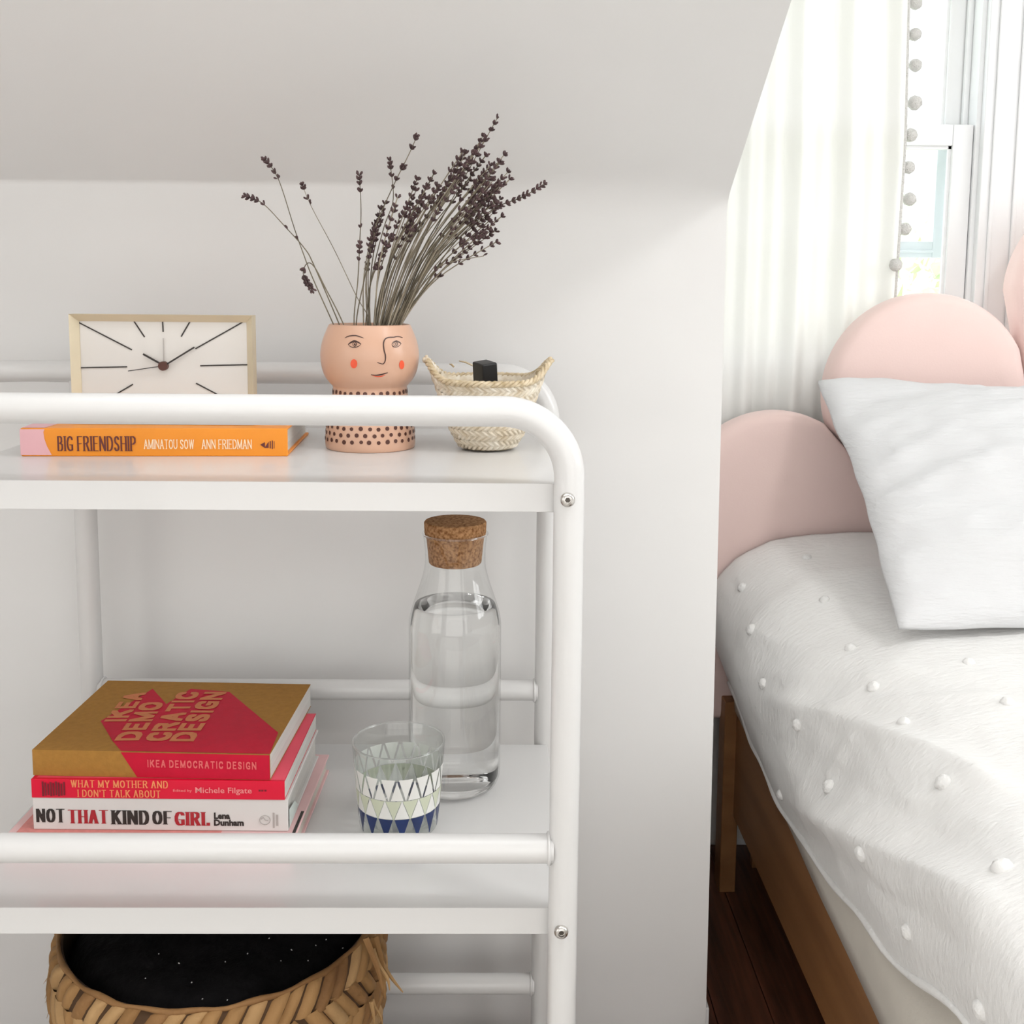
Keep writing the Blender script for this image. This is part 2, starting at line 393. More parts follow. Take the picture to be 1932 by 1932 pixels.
# dormer cheek behind and above the knee wall end
ck = MB(); zt = 1.15
pts = [Vector((XK-.004, YK+.066, 0)), Vector((XK-.004, YFAR, 0)), Vector((XK-.004, YFAR, CEIL)), Vector((XK-.004, YK-(CEIL-zt)/SL+.12, CEIL)), Vector((XK-.004, YK+.05, zt+.05))]
ck.prism(pts, Vector((-.06, 0, 0)), Vector((0, 0, 0))); structure(ck.build('wall_dormer_side', M['wall']))
def wall_with_holes(name, axis, a0, a1, z0, z1, c0, c1, holes):
    """holes: (lo, hi, zlo, zhi) sorted along the wall"""
    b = MB()
    def bx(p, q, r, s):
        if q-p > 1e-6 and s-r > 1e-6: b.box(*((p, q, c0, c1) if axis == 'x' else (c0, c1, p, q)), r, s)
    cur = a0
    for lo, hi, zl, zh in holes: bx(cur, lo, z0, z1); bx(lo, hi, z0, zl); bx(lo, hi, zh, z1); cur = hi
    bx(cur, a1, z0, z1)
    return structure(b.build(name, M['wall']))
WIN = [(.30, .852), (.925, 1.477)]; WZ0, WZ1 = .84, 1.88
wall_with_holes('wall_far', 'x', XK-.06, X1, 0, CEIL, YFAR, YFAR+.12, [(a, b, WZ0, WZ1) for a, b in WIN])
wall_with_holes('wall_right', 'y', YB, YFAR+.12, 0, CEIL, X1, X1+.1, [(-.35, 1.25, 1.08, 2.16)])
wall_with_holes('wall_rear', 'x', X0-.1, X1+.1, 0, CEIL, YB-.1, YB, [(-1.15, 1.85, .12, 2.1)])
wall_with_holes('wall_left', 'y', YB-.1, YK+.07, 0, CEIL, X0-.1, X0, [(-1.2, 0, .3, 1.8)])
structure(MB().box(X0-.1, X1+.1, YB-.1, YFAR+.12, CEIL, CEIL+.06).build('ceiling', M['ceil']))
structure(MB().box(XK+.004, X1, YFAR-.014, YFAR, 0, .11).build('baseboard_far', M['trim'], bevel=.003))

structure(MB().box(XK-.01, XK+.0115, YK+.004, YFAR-.014, 0, .118).build('baseboard_dormer_side', M['trim'], bevel=.002))
# dormer windows: double-hung, storm frame outside
def window(name, x0, x1, glazed_low=True):
    r = bpy.data.objects.new(name, None); COL.objects.link(r); r.location = ((x0+x1)/2, YFAR, WZ0); structure(r)
    yo = YFAR+.12
    j = MB()
    j.box(x0, x0+.012, YFAR-.002, yo, WZ0, WZ1); j.box(x1-.012, x1, YFAR-.002, yo, WZ0, WZ1); j.box(x0, x1, YFAR-.002, yo, WZ1-.012, WZ1); j.box(x0, x1, YFAR-.002, yo, WZ0, WZ0+.02)
    j.box(x0+.012, x0+.022, YFAR+.032, YFAR+.042, WZ0, WZ1); j.box(x1-.022, x1-.012, YFAR+.032, YFAR+.042, WZ0, WZ1)
    j.build('jamb', M['trim'], r, bevel=.0015)
    zm0, zm1 = 1.300, 1.337
    def sash(nm, y0, y1, z0, z1, st, bot, top):
        a, b = x0+.013, x1-.013
        s = MB(); s.box(a, a+st, y0, y1, z0, z1); s.box(b-st, b, y0, y1, z0, z1); s.box(a+st, b-st, y0, y1, z0, z0+bot); s.box(a+st, b-st, y0, y1, z1-top, z1)
        o = s.build(nm, M['trim'], r, bevel=.002)
        g = MB(); g.box(a+st, b-st, (y0+y1)/2-.0015, (y0+y1)/2+.0015, z0+bot, z1-top); g.build('pane', M['pane'], o)
        q = MB()                                             # glazing bead
        for (u0, u1, w0, w1) in ((a+st, a+st+.005, z0+bot, z1-top), (b-st-.005, b-st, z0+bot, z1-top), (a+st, b-st, z1-top-.005, z1-top)):
            q.box(u0, u1, y0+.006, y0+.012, w0, w1)
        q.build('glazing_bead', M['trim'], o)
    sash('lower_sash', YFAR+.004, YFAR+.030, WZ0+.02, zm1, .036, .06, .037)
    sash('upper_sash', YFAR+.044, YFAR+.070, zm0, WZ1-.012, .036, .037, .04)
    # storm sash pushed part of the way up
    s = MB(); a, b = x0+.016, x1-.016; y0, y1 = YFAR+.088, YFAR+.102; z0, z1 = 1.106, WZ1-.02
    s.box(a, a+.026, y0, y1, z0, z1); s.box(b-.026, b, y0, y1, z0, z1); s.box(a+.026, b-.026, y0, y1, z0, z0+.030); s.box(a+.026, b-.026, y0, y1, z1-.03, z1)
    s.box(a+.026, b-.026, y0-.006, y0, z0+.009, z0+.014); s.build('storm_sash', M['blueframe'], r, bevel=.0015)
    return r
window('window_1', *WIN[0]); window('window_2', *WIN[1])
# casings and mullion trim on the room side
tr = MB(); tr.box(WIN[0][1]-.004, WIN[1][0]+.004, YFAR-.016, YFAR, WZ0-.06, WZ1+.07)
tr.box(WIN[0][1]+.012, WIN[0][1]+.020, YFAR-.020, YFAR-.016, WZ0-.06, WZ1+.07); tr.box(WIN[1][0]-.020, WIN[1][0]-.012, YFAR-.020, YFAR-.016, WZ0-.06, WZ1+.07)
structure(tr.build('trim_1', M['trim'], bevel=.002))
tr = MB(); tr.box(WIN[1][1]-.004, WIN[1][1]+.07, YFAR-.016, YFAR, WZ0-.06, WZ1+.07); tr.box(WIN[0][0]-.01, WIN[1][1]+.07, YFAR-.016, YFAR, WZ1-.004, WZ1+.07)
structure(tr.build('trim_2', M['trim'], bevel=.002))
tr = MB(); tr.box(WIN[0][0]-.01, WIN[1][1]+.08, YFAR-.03, YFAR+.01, WZ0-.03, WZ0); structure(tr.build('trim_3', M['trim'], bevel=.003))
# frames of unseen windows that light the room; rear widened, left added for fill
def side_window(name, axis, lo, hi, zl, zh, c0, c1):
    r = bpy.data.objects.new(name, None); COL.objects.link(r); structure(r)
    r.location = ((lo+hi)/2, c0, zl) if axis == 'x' else (c0, (lo+hi)/2, zl)
    b = MB()
    def bx(p, q, u, w): b.box(*((p, q, c0, c1) if axis == 'x' else (c0, c1, p, q)), u, w)
    t = .045
    bx(lo, lo+t, zl, zh); bx(hi-t, hi, zl, zh); bx(lo, hi, zl, zl+t); bx(lo, hi, zh-t, zh); bx(lo, hi, (zl+zh)/2-.02, (zl+zh)/2+.02); bx((lo+hi)/2-.03, (lo+hi)/2+.03, zl, zh)
    b.build('window_frame', M['trim'], r)
side_window('window_3', 'y', -.35, 1.25, 1.08, 2.16, X1+.01, X1+.045)
side_window('added_left_window', 'y', -1.2, 0, .3, 1.8, X0-.045, X0-.01)
side_window('window_4', 'x', -1.15, 1.85, .12, 2.1, YB-.05, YB-.01)

for nm, args in (('sky_blocker', (X1+.05, X1+.06, -.35, 1.25, 1.08, 2.16)), ('sky_blocker', (-1.15, 1.85, YB-.075, YB-.065, .12, 2.1)), ('sky_blocker', (X0-.06, X0-.05, -1.2, 0, .3, 1.8))):  # unseen panels added behind the frames to block the sky light
    o = MB().box(*args).build(nm, M['blocker']); structure(o)
rug = MB().box(-1.25, .36, -1.5, .84, .0005, .012).build('bounce_rug', M['rug'], bevel=.004)  # unseen, added to bounce light onto the slope and lower wall
tag(rug, 'unseen cream rug added in front of the cart to bounce light', 'rug')
# unseen roof window frame added on the slope around the tray fill
rw = bpy.data.objects.new('added_roof_window', None); COL.objects.link(rw); rw.location = (-.15, .62, 1.59); structure(rw)
b = MB(); Mr = Matrix.Translation((-.15, .62, YK*0+1.162+(YK-.62)*SL)) @ Matrix.Rotation(math.atan(-SL), 4, 'X')
for x0, x1, y0, y1 in ((-.43, -.385, -.35, .35), (.385, .43, -.35, .35), (-.385, .385, -.35, -.305), (-.385, .385, .305, .35)): b.box(x0, x1, y0, y1, -.03, -.002, M=Mr)
b.build('window_frame', M['trim'], rw)
# unseen ceiling lamp added as fill for the bed and headboard
cl = thing('added_ceiling_lamp', 'unseen round ceiling lamp added to fill light above the bed', 'lamp', (1.05, .3, CEIL-.018))
MB().lathe((1.05, .3), [(0, CEIL), (.17, CEIL), (.17, CEIL-.012), (.165, CEIL-.018), (0, CEIL-.018)], 40).build('added_lamp_base', M['trim'], cl, auto=40)
ld = area_light('added_ceiling_fill', (1.05, .3, CEIL-.024), (0, 0, -1), .32, .32, 7, (1, .99, .98)); ld.data.shape = 'DISK'
# garden outside
g = MB(); g.add([(-30, 2.6, -3.2), (40, 2.6, -3.2), (40, 60, -3.2), (-30, 60, -3.2)], [(0, 1, 2, 3)])
lw = g.build('lawn', M['lawn']); tag(lw, 'sunlit pale green lawn far below the window', 'lawn'); lw['kind'] = 'stuff'
def garden_tree(x, y, z0, h, rad, seed, label):
    rn = random.Random(seed); t = thing('garden_tree', label, 'tree', (x, y, z0), 'garden trees outside')
    MB().tube([(x, y, z0), (x+.05, y, z0+h*.5), (x, y, z0+h*.8)], [.14, .10, .05], 8).build('trunk', M['bark'], t, True)
    b = MB()
    for i in range(900):
        d = Vector((rn.gauss(0, 1), rn.gauss(0, 1), rn.gauss(0, 1))).normalized()*(rad*rn.random()**.35)
        c = Vector((x, y, z0+h))+Vector((d.x, d.y, d.z*.75)); u = Vector((rn.gauss(0, 1), rn.gauss(0, 1), rn.gauss(0, 1))).normalized(); w = u.orthogonal().normalized(); s = rn.uniform(.10, .2)
        b.add([c-u*s, c+w*s*.5, c+u*s, c-w*s*.5], [(0, 1, 2, 3)])
    fo = b.build('foliage', M['leaf'], t); fo['kind'] = 'stuff'
garden_tree(4.5, 11.5, -3.2, 4.0, 1.6, 1, 'bleached leafy tree beyond the lower window pane')
garden_tree(8.0, 15.5, -3.2, 4.1, 2.2, 2, 'faint rounded tree farther off behind the window mullion')

# ================================================================== THE CART
XR, XL, YF, YR = .0594, -.4709, .8715, 1.2337
ZT, ZL, Z3 = .9482, .5757, .2042
T1, T2, T3 = .8872, .5143, .1428
R = .0125; RB = .054
cart = thing('serving_cart', 'white metal serving cart with three trays and tube rails', 'cart', ((XR+XL)/2, (YF+YR)/2, 0))
XH = -.505                        # where the handle loop starts
def rail_side(y):
    path = [(XR, y, .075), (XR, y, .5), (XR, y, ZT-RB)] + arc((XR-RB, y, ZT-RB), (RB, 0, 0), (0, 0, RB), 14) + [(-.2, y, ZT), (XH, y, ZT)]
    return MB().tube(path, R, 24).build('frame_tube', M['white'], cart, auto=60)
rail_side(YF); rail_side(YR)
RH = .085
hp = [Vector((XH, YR, ZT))] + arc((XH-.01, YR-RH, ZT), (0, RH, 0), (-RH, 0, 0), 14) + [Vector((XH-.01-RH, (YF+YR)/2, ZT))]
hp += arc((XH-.01, YF+RH, ZT), (-RH, 0, 0), (0, -RH, 0), 14) + [Vector((XH, YF, ZT))]
MB().tube(hp, R*.985, 24).build('handle', M['white'], cart, auto=60)
for y in (YF, YR): MB().tube([(XL, y, .075), (XL, y, .5), (XL, y, ZT-.01)], R, 24).build('post', M['white'], cart, auto=60)
for y in (YF, YR):
    for z in (ZL, Z3):
        cb = MB().tube([(XL+.009, y, z), (0, y, z), (XR-.009, y, z)], [R*.96]*3, 24).build('crossbar', M['white'], cart, auto=60)
        for x, s in ((XR-.0125, -1), (XL+.0125, 1)):     # weld bead where the bar meets the post
            ring = [Vector((x+s*.0004, y+math.cos(q)*R*1.02, z+math.sin(q)*R*1.02)) for q in [2*math.pi*i/24 for i in range(24)]]
            MB().tube(ring, .0014, 8, closed=True).build('weld', M['white'], cb, True)
def tray(z):
    b = MB(); x0, x1, y0, y1 = XL-.004, XR+.003, YF+.0125, YR-.0125; h = .0242; t = .0016
    out = [Vector((x0, y0, 0)), Vector((x1, y0, 0)), Vector((x1, y1, 0)), Vector((x0, y1, 0))]
    b.box(x0, x1, y0, y1, z-t, z)
    b.box(x0, x1, y0, y0+t, z-h, z-t); b.box(x0, x1, y1-t, y1, z-h, z-t); b.box(x0, x0+t, y0+t, y1-t, z-h, z-t); b.box(x1-t, x1, y0+t, y1-t, z-h, z-t)
    # one closed folded sheet: weld the coincident corners
    bm = bmesh.new(); vs = [bm.verts.new(v) for v in
        [(x0, y0, z), (x1, y0, z), (x1, y1, z), (x0, y1, z), (x0, y0, z-h), (x1, y0, z-h), (x1, y1, z-h), (x0, y1, z-h),
         (x0+t, y0+t, z-h), (x1-t, y0+t, z-h), (x1-t, y1-t, z-h), (x0+t, y1-t, z-h), (x0+t, y0+t, z-t), (x1-t, y0+t, z-t), (x1-t, y1-t, z-t), (x0+t, y1-t, z-t)]]
    F = [(0, 1, 2, 3)]
    for i in range(4):
        j = (i+1) % 4; F += [(4+i, 4+j, j, i), (8+i, 8+j, 4+j, 4+i), (12+i, 12+j, 8+j, 8+i)]
    F.append((15, 14, 13, 12))
    o = put('tray', [v.co for v in vs], F, M['white'], cart)
    bm.free()
    m = o.modifiers.new('bevel', 'BEVEL'); m.width = .0007; m.segments = 3; m.limit_method = 'ANGLE'
    for p in o.data.polygons: p.use_smooth = True
    o.modifiers.new('weighted', 'WEIGHTED_NORMAL')
    return o
for z in (T1, T2, T3): tray(z)
def screw(px, py):
    c = U(px, py, Y=YF-R)
    s = MB(); rr = .0060; prof = [(rr*.98, .0012), (rr, .0), (rr*.98, -.0012), (rr*.82, -.0028), (rr*.55, -.0036), (rr*.46, -.0036), (rr*.42, -.0018), (0, -.0018)]
    n = 24; v = []; rings = []
    for r_, d in prof:
        if r_ == 0: rings.append([len(v)]); v.append((c.x, c.y+d, c.z))
        else: rings.append(list(range(len(v), len(v)+n))); v += [(c.x+r_*math.cos(2*math.pi*i/n), c.y+d, c.z+r_*math.sin(2*math.pi*i/n)) for i in range(n)]
    f = []
    for a, b in zip(rings, rings[1:]):
        for i in range(n):
            if len(b) == 1: f.append((a[i], a[(i+1) % n], b[0]))
            else: f.append((a[i], a[(i+1) % n], b[(i+1) % n], b[i]))
    o = s.add(v, f).build('screw', M['steel'], cart, auto=50); o['label'] = 'steel hex socket screw head'
    hx = [Vector((c.x+rr*.38*math.cos(math.pi/3*i), c.y-.0019, c.z+rr*.38*math.sin(math.pi/3*i))) for i in range(6)]
    put('socket', hx, [tuple(range(6))], M['steel_dark'], o)
screw(1071, 943); screw(1059, 1758)
for x in (XL, XR):                                     # casters under the posts
    for y in (YF, YR):
        c = MB(); c.tube([(x, y, .085), (x, y, .062)], .011, 12); c.box(x-.016, x+.016, y-.014, y-.010, .03, .066); c.box(x-.016, x+.016, y+.010, y+.014, .03, .066); c.box(x-.016, x+.016, y-.014, y+.014, .060, .066)
        co = c.build('caster', M['steel'], cart, bevel=.001)
        MB().tube([(x, y-.009, .03), (x, y+.009, .03)], .03, 24).build('wheel', M['rubber'], co, auto=40)

# ================================================================== BOOKS
def book_frame(fl, fr):
    ux = Vector((fr.x-fl.x, fr.y-fl.y, 0)); L = ux.length; ux.normalize(); uy = Vector((-ux.y, ux.x, 0))
    Mx = Matrix(((ux.x, uy.x, 0, fl.x), (ux.y, uy.y, 0, fl.y), (0, 0, 1, fl.z), (0, 0, 0, 1)))
    return Mx, ux, uy, L
def book(name, label, fl, fr, depth, thick, cov, pages, hard=.003, board=.0022, bev=.0012, group=None, spine=None, top=None):
    Mx, ux, uy, L = book_frame(fl, fr)
    t = thing(name, label, 'book', Mx @ Vector((L/2, depth/2, 0)), group)
    c = MB(); e = .0006
    # one folded case: bottom board, spine, top board
    prof = [(0, 0), (depth, 0), (depth, board), (board, board), (board, thick-board), (depth, thick-board), (depth, thick), (0, thick)]
    n = len(prof); v = [Mx @ Vector((x, a, b)) for x in (0, L) for a, b in prof]
    f = [tuple((i, n+i, n+(i+1) % n, (i+1) % n)) for i in range(n)]
    f += [(0, 3, 2, 1), (0, 7, 4, 3), (7, 6, 5, 4), (n+0, n+1, n+2, n+3), (n+0, n+3, n+4, n+7), (n+7, n+4, n+5, n+6)]
    f = [q[::-1] for q in f]
    bm = bmesh.new(); vv = [bm.verts.new(a) for a in v]
    for q in f: bm.faces.new([vv[i] for i in q])
    bmesh.ops.recalc_face_normals(bm, faces=bm.faces); bm.verts.index_update()
    v = [a.co.copy() for a in bm.verts]; f = [[q.index for q in fc.verts] for fc in bm.faces]; bm.free()
    co = put('cover', v, f, cov, t)
    m = co.modifiers.new('bevel', 'BEVEL'); m.width = bev; m.segments = 3; m.limit_method = 'ANGLE'; m.angle_limit = 1.0
    for p in co.data.polygons: p.use_smooth = True
    co.modifiers.new('weighted', 'WEIGHTED_NORMAL')
    MB().box(hard, L-hard, board, depth-hard-.0005, board+.0001, thick-board-.0001, M=Mx).build('pages', pages, t)
    return t, Mx, ux, uy, L
Zu = Vector((0, 0, 1))
def on_spine(Mx, L, thick):
    """map a pixel to spine coordinates"""
    o = Mx @ Vector((0, 0, 0)); n = Mx.to_3x3() @ Vector((0, -1, 0)); inv = Mx.inverted()
    def f(px, py):
        d = Vector(ray(px, py)); c = Vector((0, 0, ZC)); t = (o-c).dot(n)/d.dot(n); return inv @ (c+d*t)
    return f, n
def spine_letters(nm, s, a, b, Mx, sp, ux, parent, m, **kw):
    """a: pixel of lower-left corner, b: pixel of upper-right corner"""
    p, q = sp(*a), sp(*b); letters(nm, s, Mx @ Vector((p.x, 0, p.z)), ux, Zu, q.x-p.x, q.z-p.z, m, parent, **kw)
def spine_small(nm, s, a, b, Mx, sp, ux, parent, m, bold=0.0):
    p, q = sp(*a), sp(*b); small_text(nm, s, Mx @ Vector((p.x, 0, p.z)), ux, Zu, q.x-p.x, q.z-p.z, m, parent, bold)

# --- orange book under the clock
fl_, fr_ = U(40, 861, Z=T1), U(543, 861, Z=T1)
t, Mx, ux, uy, L = book('hardback_book', 'orange and pink hardback lying under the brass clock', fl_, fr_, .152, .0265, M['orange'], M['pages'], bev=.0022)
sp, nrm = on_spine(Mx, L, .0265)
edge = [sp(x, y) for x, y in ((84, 805), (82, 815), (84, 828), (89, 842), (98, 860))]
pts = [Vector((-.0003, 0, .0012))] + [Vector((p.x, 0, min(max(p.z, .0012), .0255))) for p in edge[::-1]] + [Vector((-.0003, 0, .0255))]
patch_poly('pink_spine_end', [Mx @ p for p in pts], M['bookpink'], t, nrm)['label'] = 'pink end of the spine'
put('pink_cover_corner', [Mx @ Vector(p) for p in ((.0, .002, .0267), (.022, .002, .0267), (.03, .15, .0267), (0, .15, .0267))], [(0, 1, 2, 3)], M['bookpink'], t)
spine_letters('title', 'BIG FRIENDSHIP', (109, 851), (256, 823), Mx, sp, ux, t, M['maroon'], nib=(.22, .05), gap=.13)
spine_letters('author', 'AMINATOU SOW', (272, 847), (366, 829), Mx, sp, ux, t, M['creamink'], nib=(.16, .08), gap=.13)
spine_letters('author', 'ANN FRIEDMAN', (381, 847), (475, 829), Mx, sp, ux, t, M['creamink'], nib=(.16, .08), gap=.13)
b = MB()
for a_ in (((491, 839), (500, 834), (500, 845)), ((499, 845), (507, 833), (507, 845)), ((509, 832), (511, 832), (511, 846), (509, 846)), ((513, 831), (515, 831), (515, 847), (513, 847)), ((517, 832), (518, 832), (518, 846), (517, 846))):
    b.add([Mx @ Vector((sp(*p).x, -.0004, sp(*p).z)) for p in a_], [tuple(range(len(a_)))])
b.build('publisher_mark', M['maroon'], t)

# --- the stack on the middle tray, bottom to top
g0 = 'books stacked on the middle tray'
zb1 = T2+.0200
t, Mx, ux, uy, L = book('hardback_book', 'wide rose-covered book at the bottom of the stack', Vector((-.4575, .962, T2)), Vector((-.1862, .956, T2)), .193, .0198, M['rosecover'], M['cream'], group=g0)
put('cover_print', [Mx @ Vector(p) for p in ((.008, .004, .0200), (.20, .004, .0200), (.20, .18, .0200), (.008, .18, .0200))], [(0, 1, 2, 3)], M['coral'], t)
put('cover_mark', [Mx @ Vector(p) for p in ((L-.0045, .006, .0201), (L-.0015, .006, .0201), (L-.0015, .062, .0201), (L-.0045, .062, .0201))], [(0, 1, 2, 3)], M['ink'], t)
zw = .5662
t, Mx, ux, uy, L = book('hardback_book', 'white hardback with black and red title in the stack', Vector((-.4352, .981, zb1)), Vector((-.1942, .9778, zb1)), .163, zw-zb1-.0002, M['paperwhite'], M['pages'], bev=.003, group=g0)
sp, nrm = on_spine(Mx, L, zw-zb1)
kw = dict(nib=(.34, .055), gap=.10)
spine_letters('title_word', 'NOT', (69, 1551), (122, 1526), Mx, sp, ux, t, M['ink'], **kw)
spine_letters('title_word', 'THAT', (129, 1553), (204, 1528), Mx, sp, ux, t, M['titlered'], **kw)
spine_letters('title_word', 'KIND', (211, 1555), (281, 1529), Mx, sp, ux, t, M['ink'], **kw)
spine_letters('title_word', 'OF', (288, 1555), (324, 1530), Mx, sp, ux, t, M['ink'], **kw)
spine_letters('title_word', 'GIRL', (330, 1557), (396, 1532), Mx, sp, ux, t, M['titlered'], **kw)
spine_small('author', 'Lena', (404, 1545), (434, 1533), Mx, sp, ux, t, M['ink'], .05)
spine_small('author', 'Dunham', (404, 1558), (460, 1546), Mx, sp, ux, t, M['ink'], .05)
b = MB(); c = sp(500, 1547); r1 = sp(510, 1547).x-c.x
b.tube([Mx @ Vector((c.x+r1*math.cos(q), -.0004, c.z+r1*.9*math.sin(q))) for q in [2*math.pi*i/20 for i in range(20)]], .00035, 5, closed=True)
b.tube([Mx @ Vector((c.x+r1*x, -.0004, c.z+r1*z)) for x, z in ((-.7, .2), (-.3, .5), (.1, 0), (.6, -.1))], .0005, 5)
for x0, x1 in ((515, 518), (521, 525)):
    p, q = sp(x0, 1562 if x0 == 515 else 1558), sp(x1, 1533 if x0 == 515 else 1537); b.add([Mx @ Vector(v) for v in ((p.x, -.0004, p.z), (q.x, -.0004, p.z), (q.x, -.0004, q.z), (p.x, -.0004, q.z))], [(0, 1, 2, 3)])
b.build('publisher_mark', M['greyink'], t)
zr = .5848
put('flap_edge', [Mx @ Vector(p) for p in ((L+.0003, .004, .0016), (L+.0003, .05, .0016), (L+.0003, .03, .016), (L+.0003, .004, .020))], [(0, 1, 2, 3)], M['mint'], t)
t, Mx, ux, uy, L = book('paperback_book', 'thin red paperback in the stack with peach lettering', Vector((-.4352, .9806, zw)), Vector((-.1968, .9768, zw)), .163, zr-zw-.0002, M['redcover'], M['pages'], hard=.0003, board=.0006, bev=.0008, group=g0)
sp, nrm = on_spine(Mx, L, zr-zw)
put('cover_print', [Mx @ Vector(p) for p in ((.004, .003, zr-zw-.0001), (L-.0006, .003, zr-zw-.0001), (L-.0006, .162, zr-zw-.0001), (.004, .162, zr-zw-.0001))], [(0, 1, 2, 3)], M['redtop'], t)
spine_letters('title', 'WHAT MY MOTHER AND', (134, 1485), (317, 1473), Mx, sp, ux, t, M['gold'], nib=(.19, .08), gap=.2)
spine_letters('title', "I DON'T TALK ABOUT", (147, 1503), (303, 1491), Mx, sp, ux, t, M['gold'], nib=(.19, .08), gap=.2)
spine_small('author', 'Michele Filgate', (369, 1499), (475, 1486), Mx, sp, ux, t, M['palepink'], .01)
spine_small('editor_note', 'Edited by', (327, 1495), (362, 1489), Mx, sp, ux, t, M['palepink'], .0)
b = MB()
for i, x in enumerate(range(80, 124, 5)):
    p, q = sp(x, 1502-(i % 3)), sp(x+2.4, 1474+(i*2 % 5)); b.add([Mx @ Vector(v) for v in ((p.x, -.0004, p.z), (q.x, -.0004, p.z), (q.x, -.0004, q.z), (p.x, -.0004, q.z))], [(0, 1, 2, 3)])
b.build('spine_stripes', M['darkred'], t)['kind'] = 'stuff'; b = MB()
for x in (488, 493, 499):
    p, q = sp(x, 1493), sp(x+4, 1490); b.add([Mx @ Vector(v) for v in ((p.x, -.0004, p.z), (q.x, -.0004, p.z), (q.x, -.0004, q.z), (p.x, -.0004, q.z))], [(0, 1, 2, 3)])
b.build('publisher_mark', M['darkred'], t)['kind'] = 'stuff'
# kraft book on top
th = .0255
t, Mx, ux, uy, L = book('paperback_book', 'thick kraft and crimson design book on top of the stack', Vector((-.4362, .9877, zr)), Vector((-.2104, .9785, zr)), .181, th, M['kraft'], M['pages'], hard=.0004, board=.0008, bev=.0009, group=g0)
sp, nrm = on_spine(Mx, L, th); inv = Mx.inverted(); zk = zr+th
def top(px, py): p = inv @ U(px, py, Z=zk); return Vector((p.x, p.y, th+.00035))
cl = [top(*p) for p in ((222, 1419), (214, 1408), (190, 1360), (213, 1349), (220, 1345))]
# crimson area on the cover, an M-like outline, and its fold onto the spine
ys = .0006
outline = [(212, 1398), (190, 1361), (288, 1300), (314, 1329), (360, 1300), (433, 1306), (525, 1383)]
pl = [top(*p) for p in outline]; pe = inv @ U(225, 1421, Z=zk)
v = [Mx @ p for p in pl] + [Mx @ Vector((L-.0004, ys, th+.00035)), Mx @ Vector((pe.x, ys, th+.00035))]
bm = bmesh.new(); fc = bm.faces.new([bm.verts.new(p) for p in v]); bmesh.ops.triangulate(bm, faces=[fc]); bm.verts.index_update()
put('crimson_print', [q.co.copy() for q in bm.verts], [[q.index for q in f.verts] for f in bm.faces], M['red'], t); bm.free()
p0, p1 = sp(228, 1423), sp(259, 1466)
patch_poly('crimson_spine', [Mx @ Vector(p) for p in ((p1.x, 0, .0006), (L-.0004, 0, .0006), (L-.0004, 0, th-.0006), (p0.x, 0, th-.0006))], M['red'], t, nrm, .0004)
spine_letters('spine_title', 'IKEA DEMOCRATIC DESIGN', (279, 1447), (484, 1437), Mx, sp, ux, t, M['rosewood'], nib=(.17, .17), serif=False, gap=.30, lift=.0007)
# cover lettering runs along the depth, one word per column
def cover_word(s, ax, ay, bx_, by_, wpx):
    """a: pixel at the foot of the word (its lower right), b: at its head; wpx: column width in metres"""
    a, b_ = top(ax, ay), top(bx_, by_); a.z = b_.z = th
    d = b_-a; u = Mx.to_3x3() @ d; n2 = Mx.to_3x3() @ Vector((-d.y, d.x, 0))
    letters('cover_word', s, Mx @ a, u, n2, d.length, wpx, M['salmon'], t, nib=(.21, .21), serif=False, gap=.14, lift=.0007)
cover_word('IKEA', 237, 1362, 277, 1308, .0215)
cover_word('DEMO', 262, 1398, 311, 1326, .0235)
cover_word('CRATIC', 318, 1399, 378, 1307, .0235)
cover_word('DESIGN', 365, 1400, 428, 1307, .0235)

# ================================================================== CLOCK on the orange book
bt = T1+.0268
YC_ = 1.036
pa, pb = U(129, 592, Y=YC_), U(475, 596, Y=YC_)
cx0, cx1, cz1 = pa.x, pb.x, (pa.z+pb.z)/2; cz0 = bt
clk = thing('mantel_clock', 'rectangular pale brass table clock standing on the orange book', 'clock', ((cx0+cx1)/2, YC_+.015, cz0))
fw = .0068; b = MB(); dpt = .016
outer = [(cx0, cz0), (cx1, cz0), (cx1, cz1), (cx0, cz1)]; inner = [(cx0+fw, cz0+fw), (cx1-fw, cz0+fw), (cx1-fw, cz1-fw), (cx0+fw, cz1-fw)]; mid = [(cx0+.001, cz0+.001), (cx1-.001, cz0+.001), (cx1-.001, cz1-.001), (cx0+.001, cz1-.001)]
names4 = ['frame_bar']*4
for i in range(4):                     # four mitred bars, front face sloping inwards to the dial
    j = (i+1) % 4
    v = [(outer[i][0], YC_, outer[i][1]), (outer[j][0], YC_, outer[j][1]), (inner[j][0], YC_+.0075, inner[j][1]), (inner[i][0], YC_+.0075, inner[i][1]),
         (outer[i][0], YC_+dpt, outer[i][1]), (outer[j][0], YC_+dpt, outer[j][1]), (inner[j][0], YC_+dpt, inner[j][1]), (inner[i][0], YC_+dpt, inner[i][1])]
    put('frame_bar', v, [(0, 1, 2, 3), (5, 4, 7, 6), (1, 0, 4, 5), (3, 2, 6, 7), (0, 3, 7, 4), (2, 1, 5, 6)], M['brass'], clk)
MB().box(cx0+fw, cx1-fw, YC_+dpt-.004, YC_+dpt-.001, cz0+fw, cz1-fw).build('back_plate', M['ink'], clk)
yd = YC_+.0085
dial = MB().box(cx0+fw, cx1-fw, yd, yd+.002, cz0+fw, cz1-fw).build('dial', M['dial'], clk)
def mark(a, b, w, y, parent, nm, m):
    p, q = U(*a, Y=y), U(*b, Y=y); d = (q-p).normalized(); n = Vector((-d.z, 0, d.x))*w/2; off = Vector((0, -.0007, 0))
    MB().prism([p-n, q-n, q+n, p+n], Vector((0, 0, 0)), off).build(nm, m, parent)
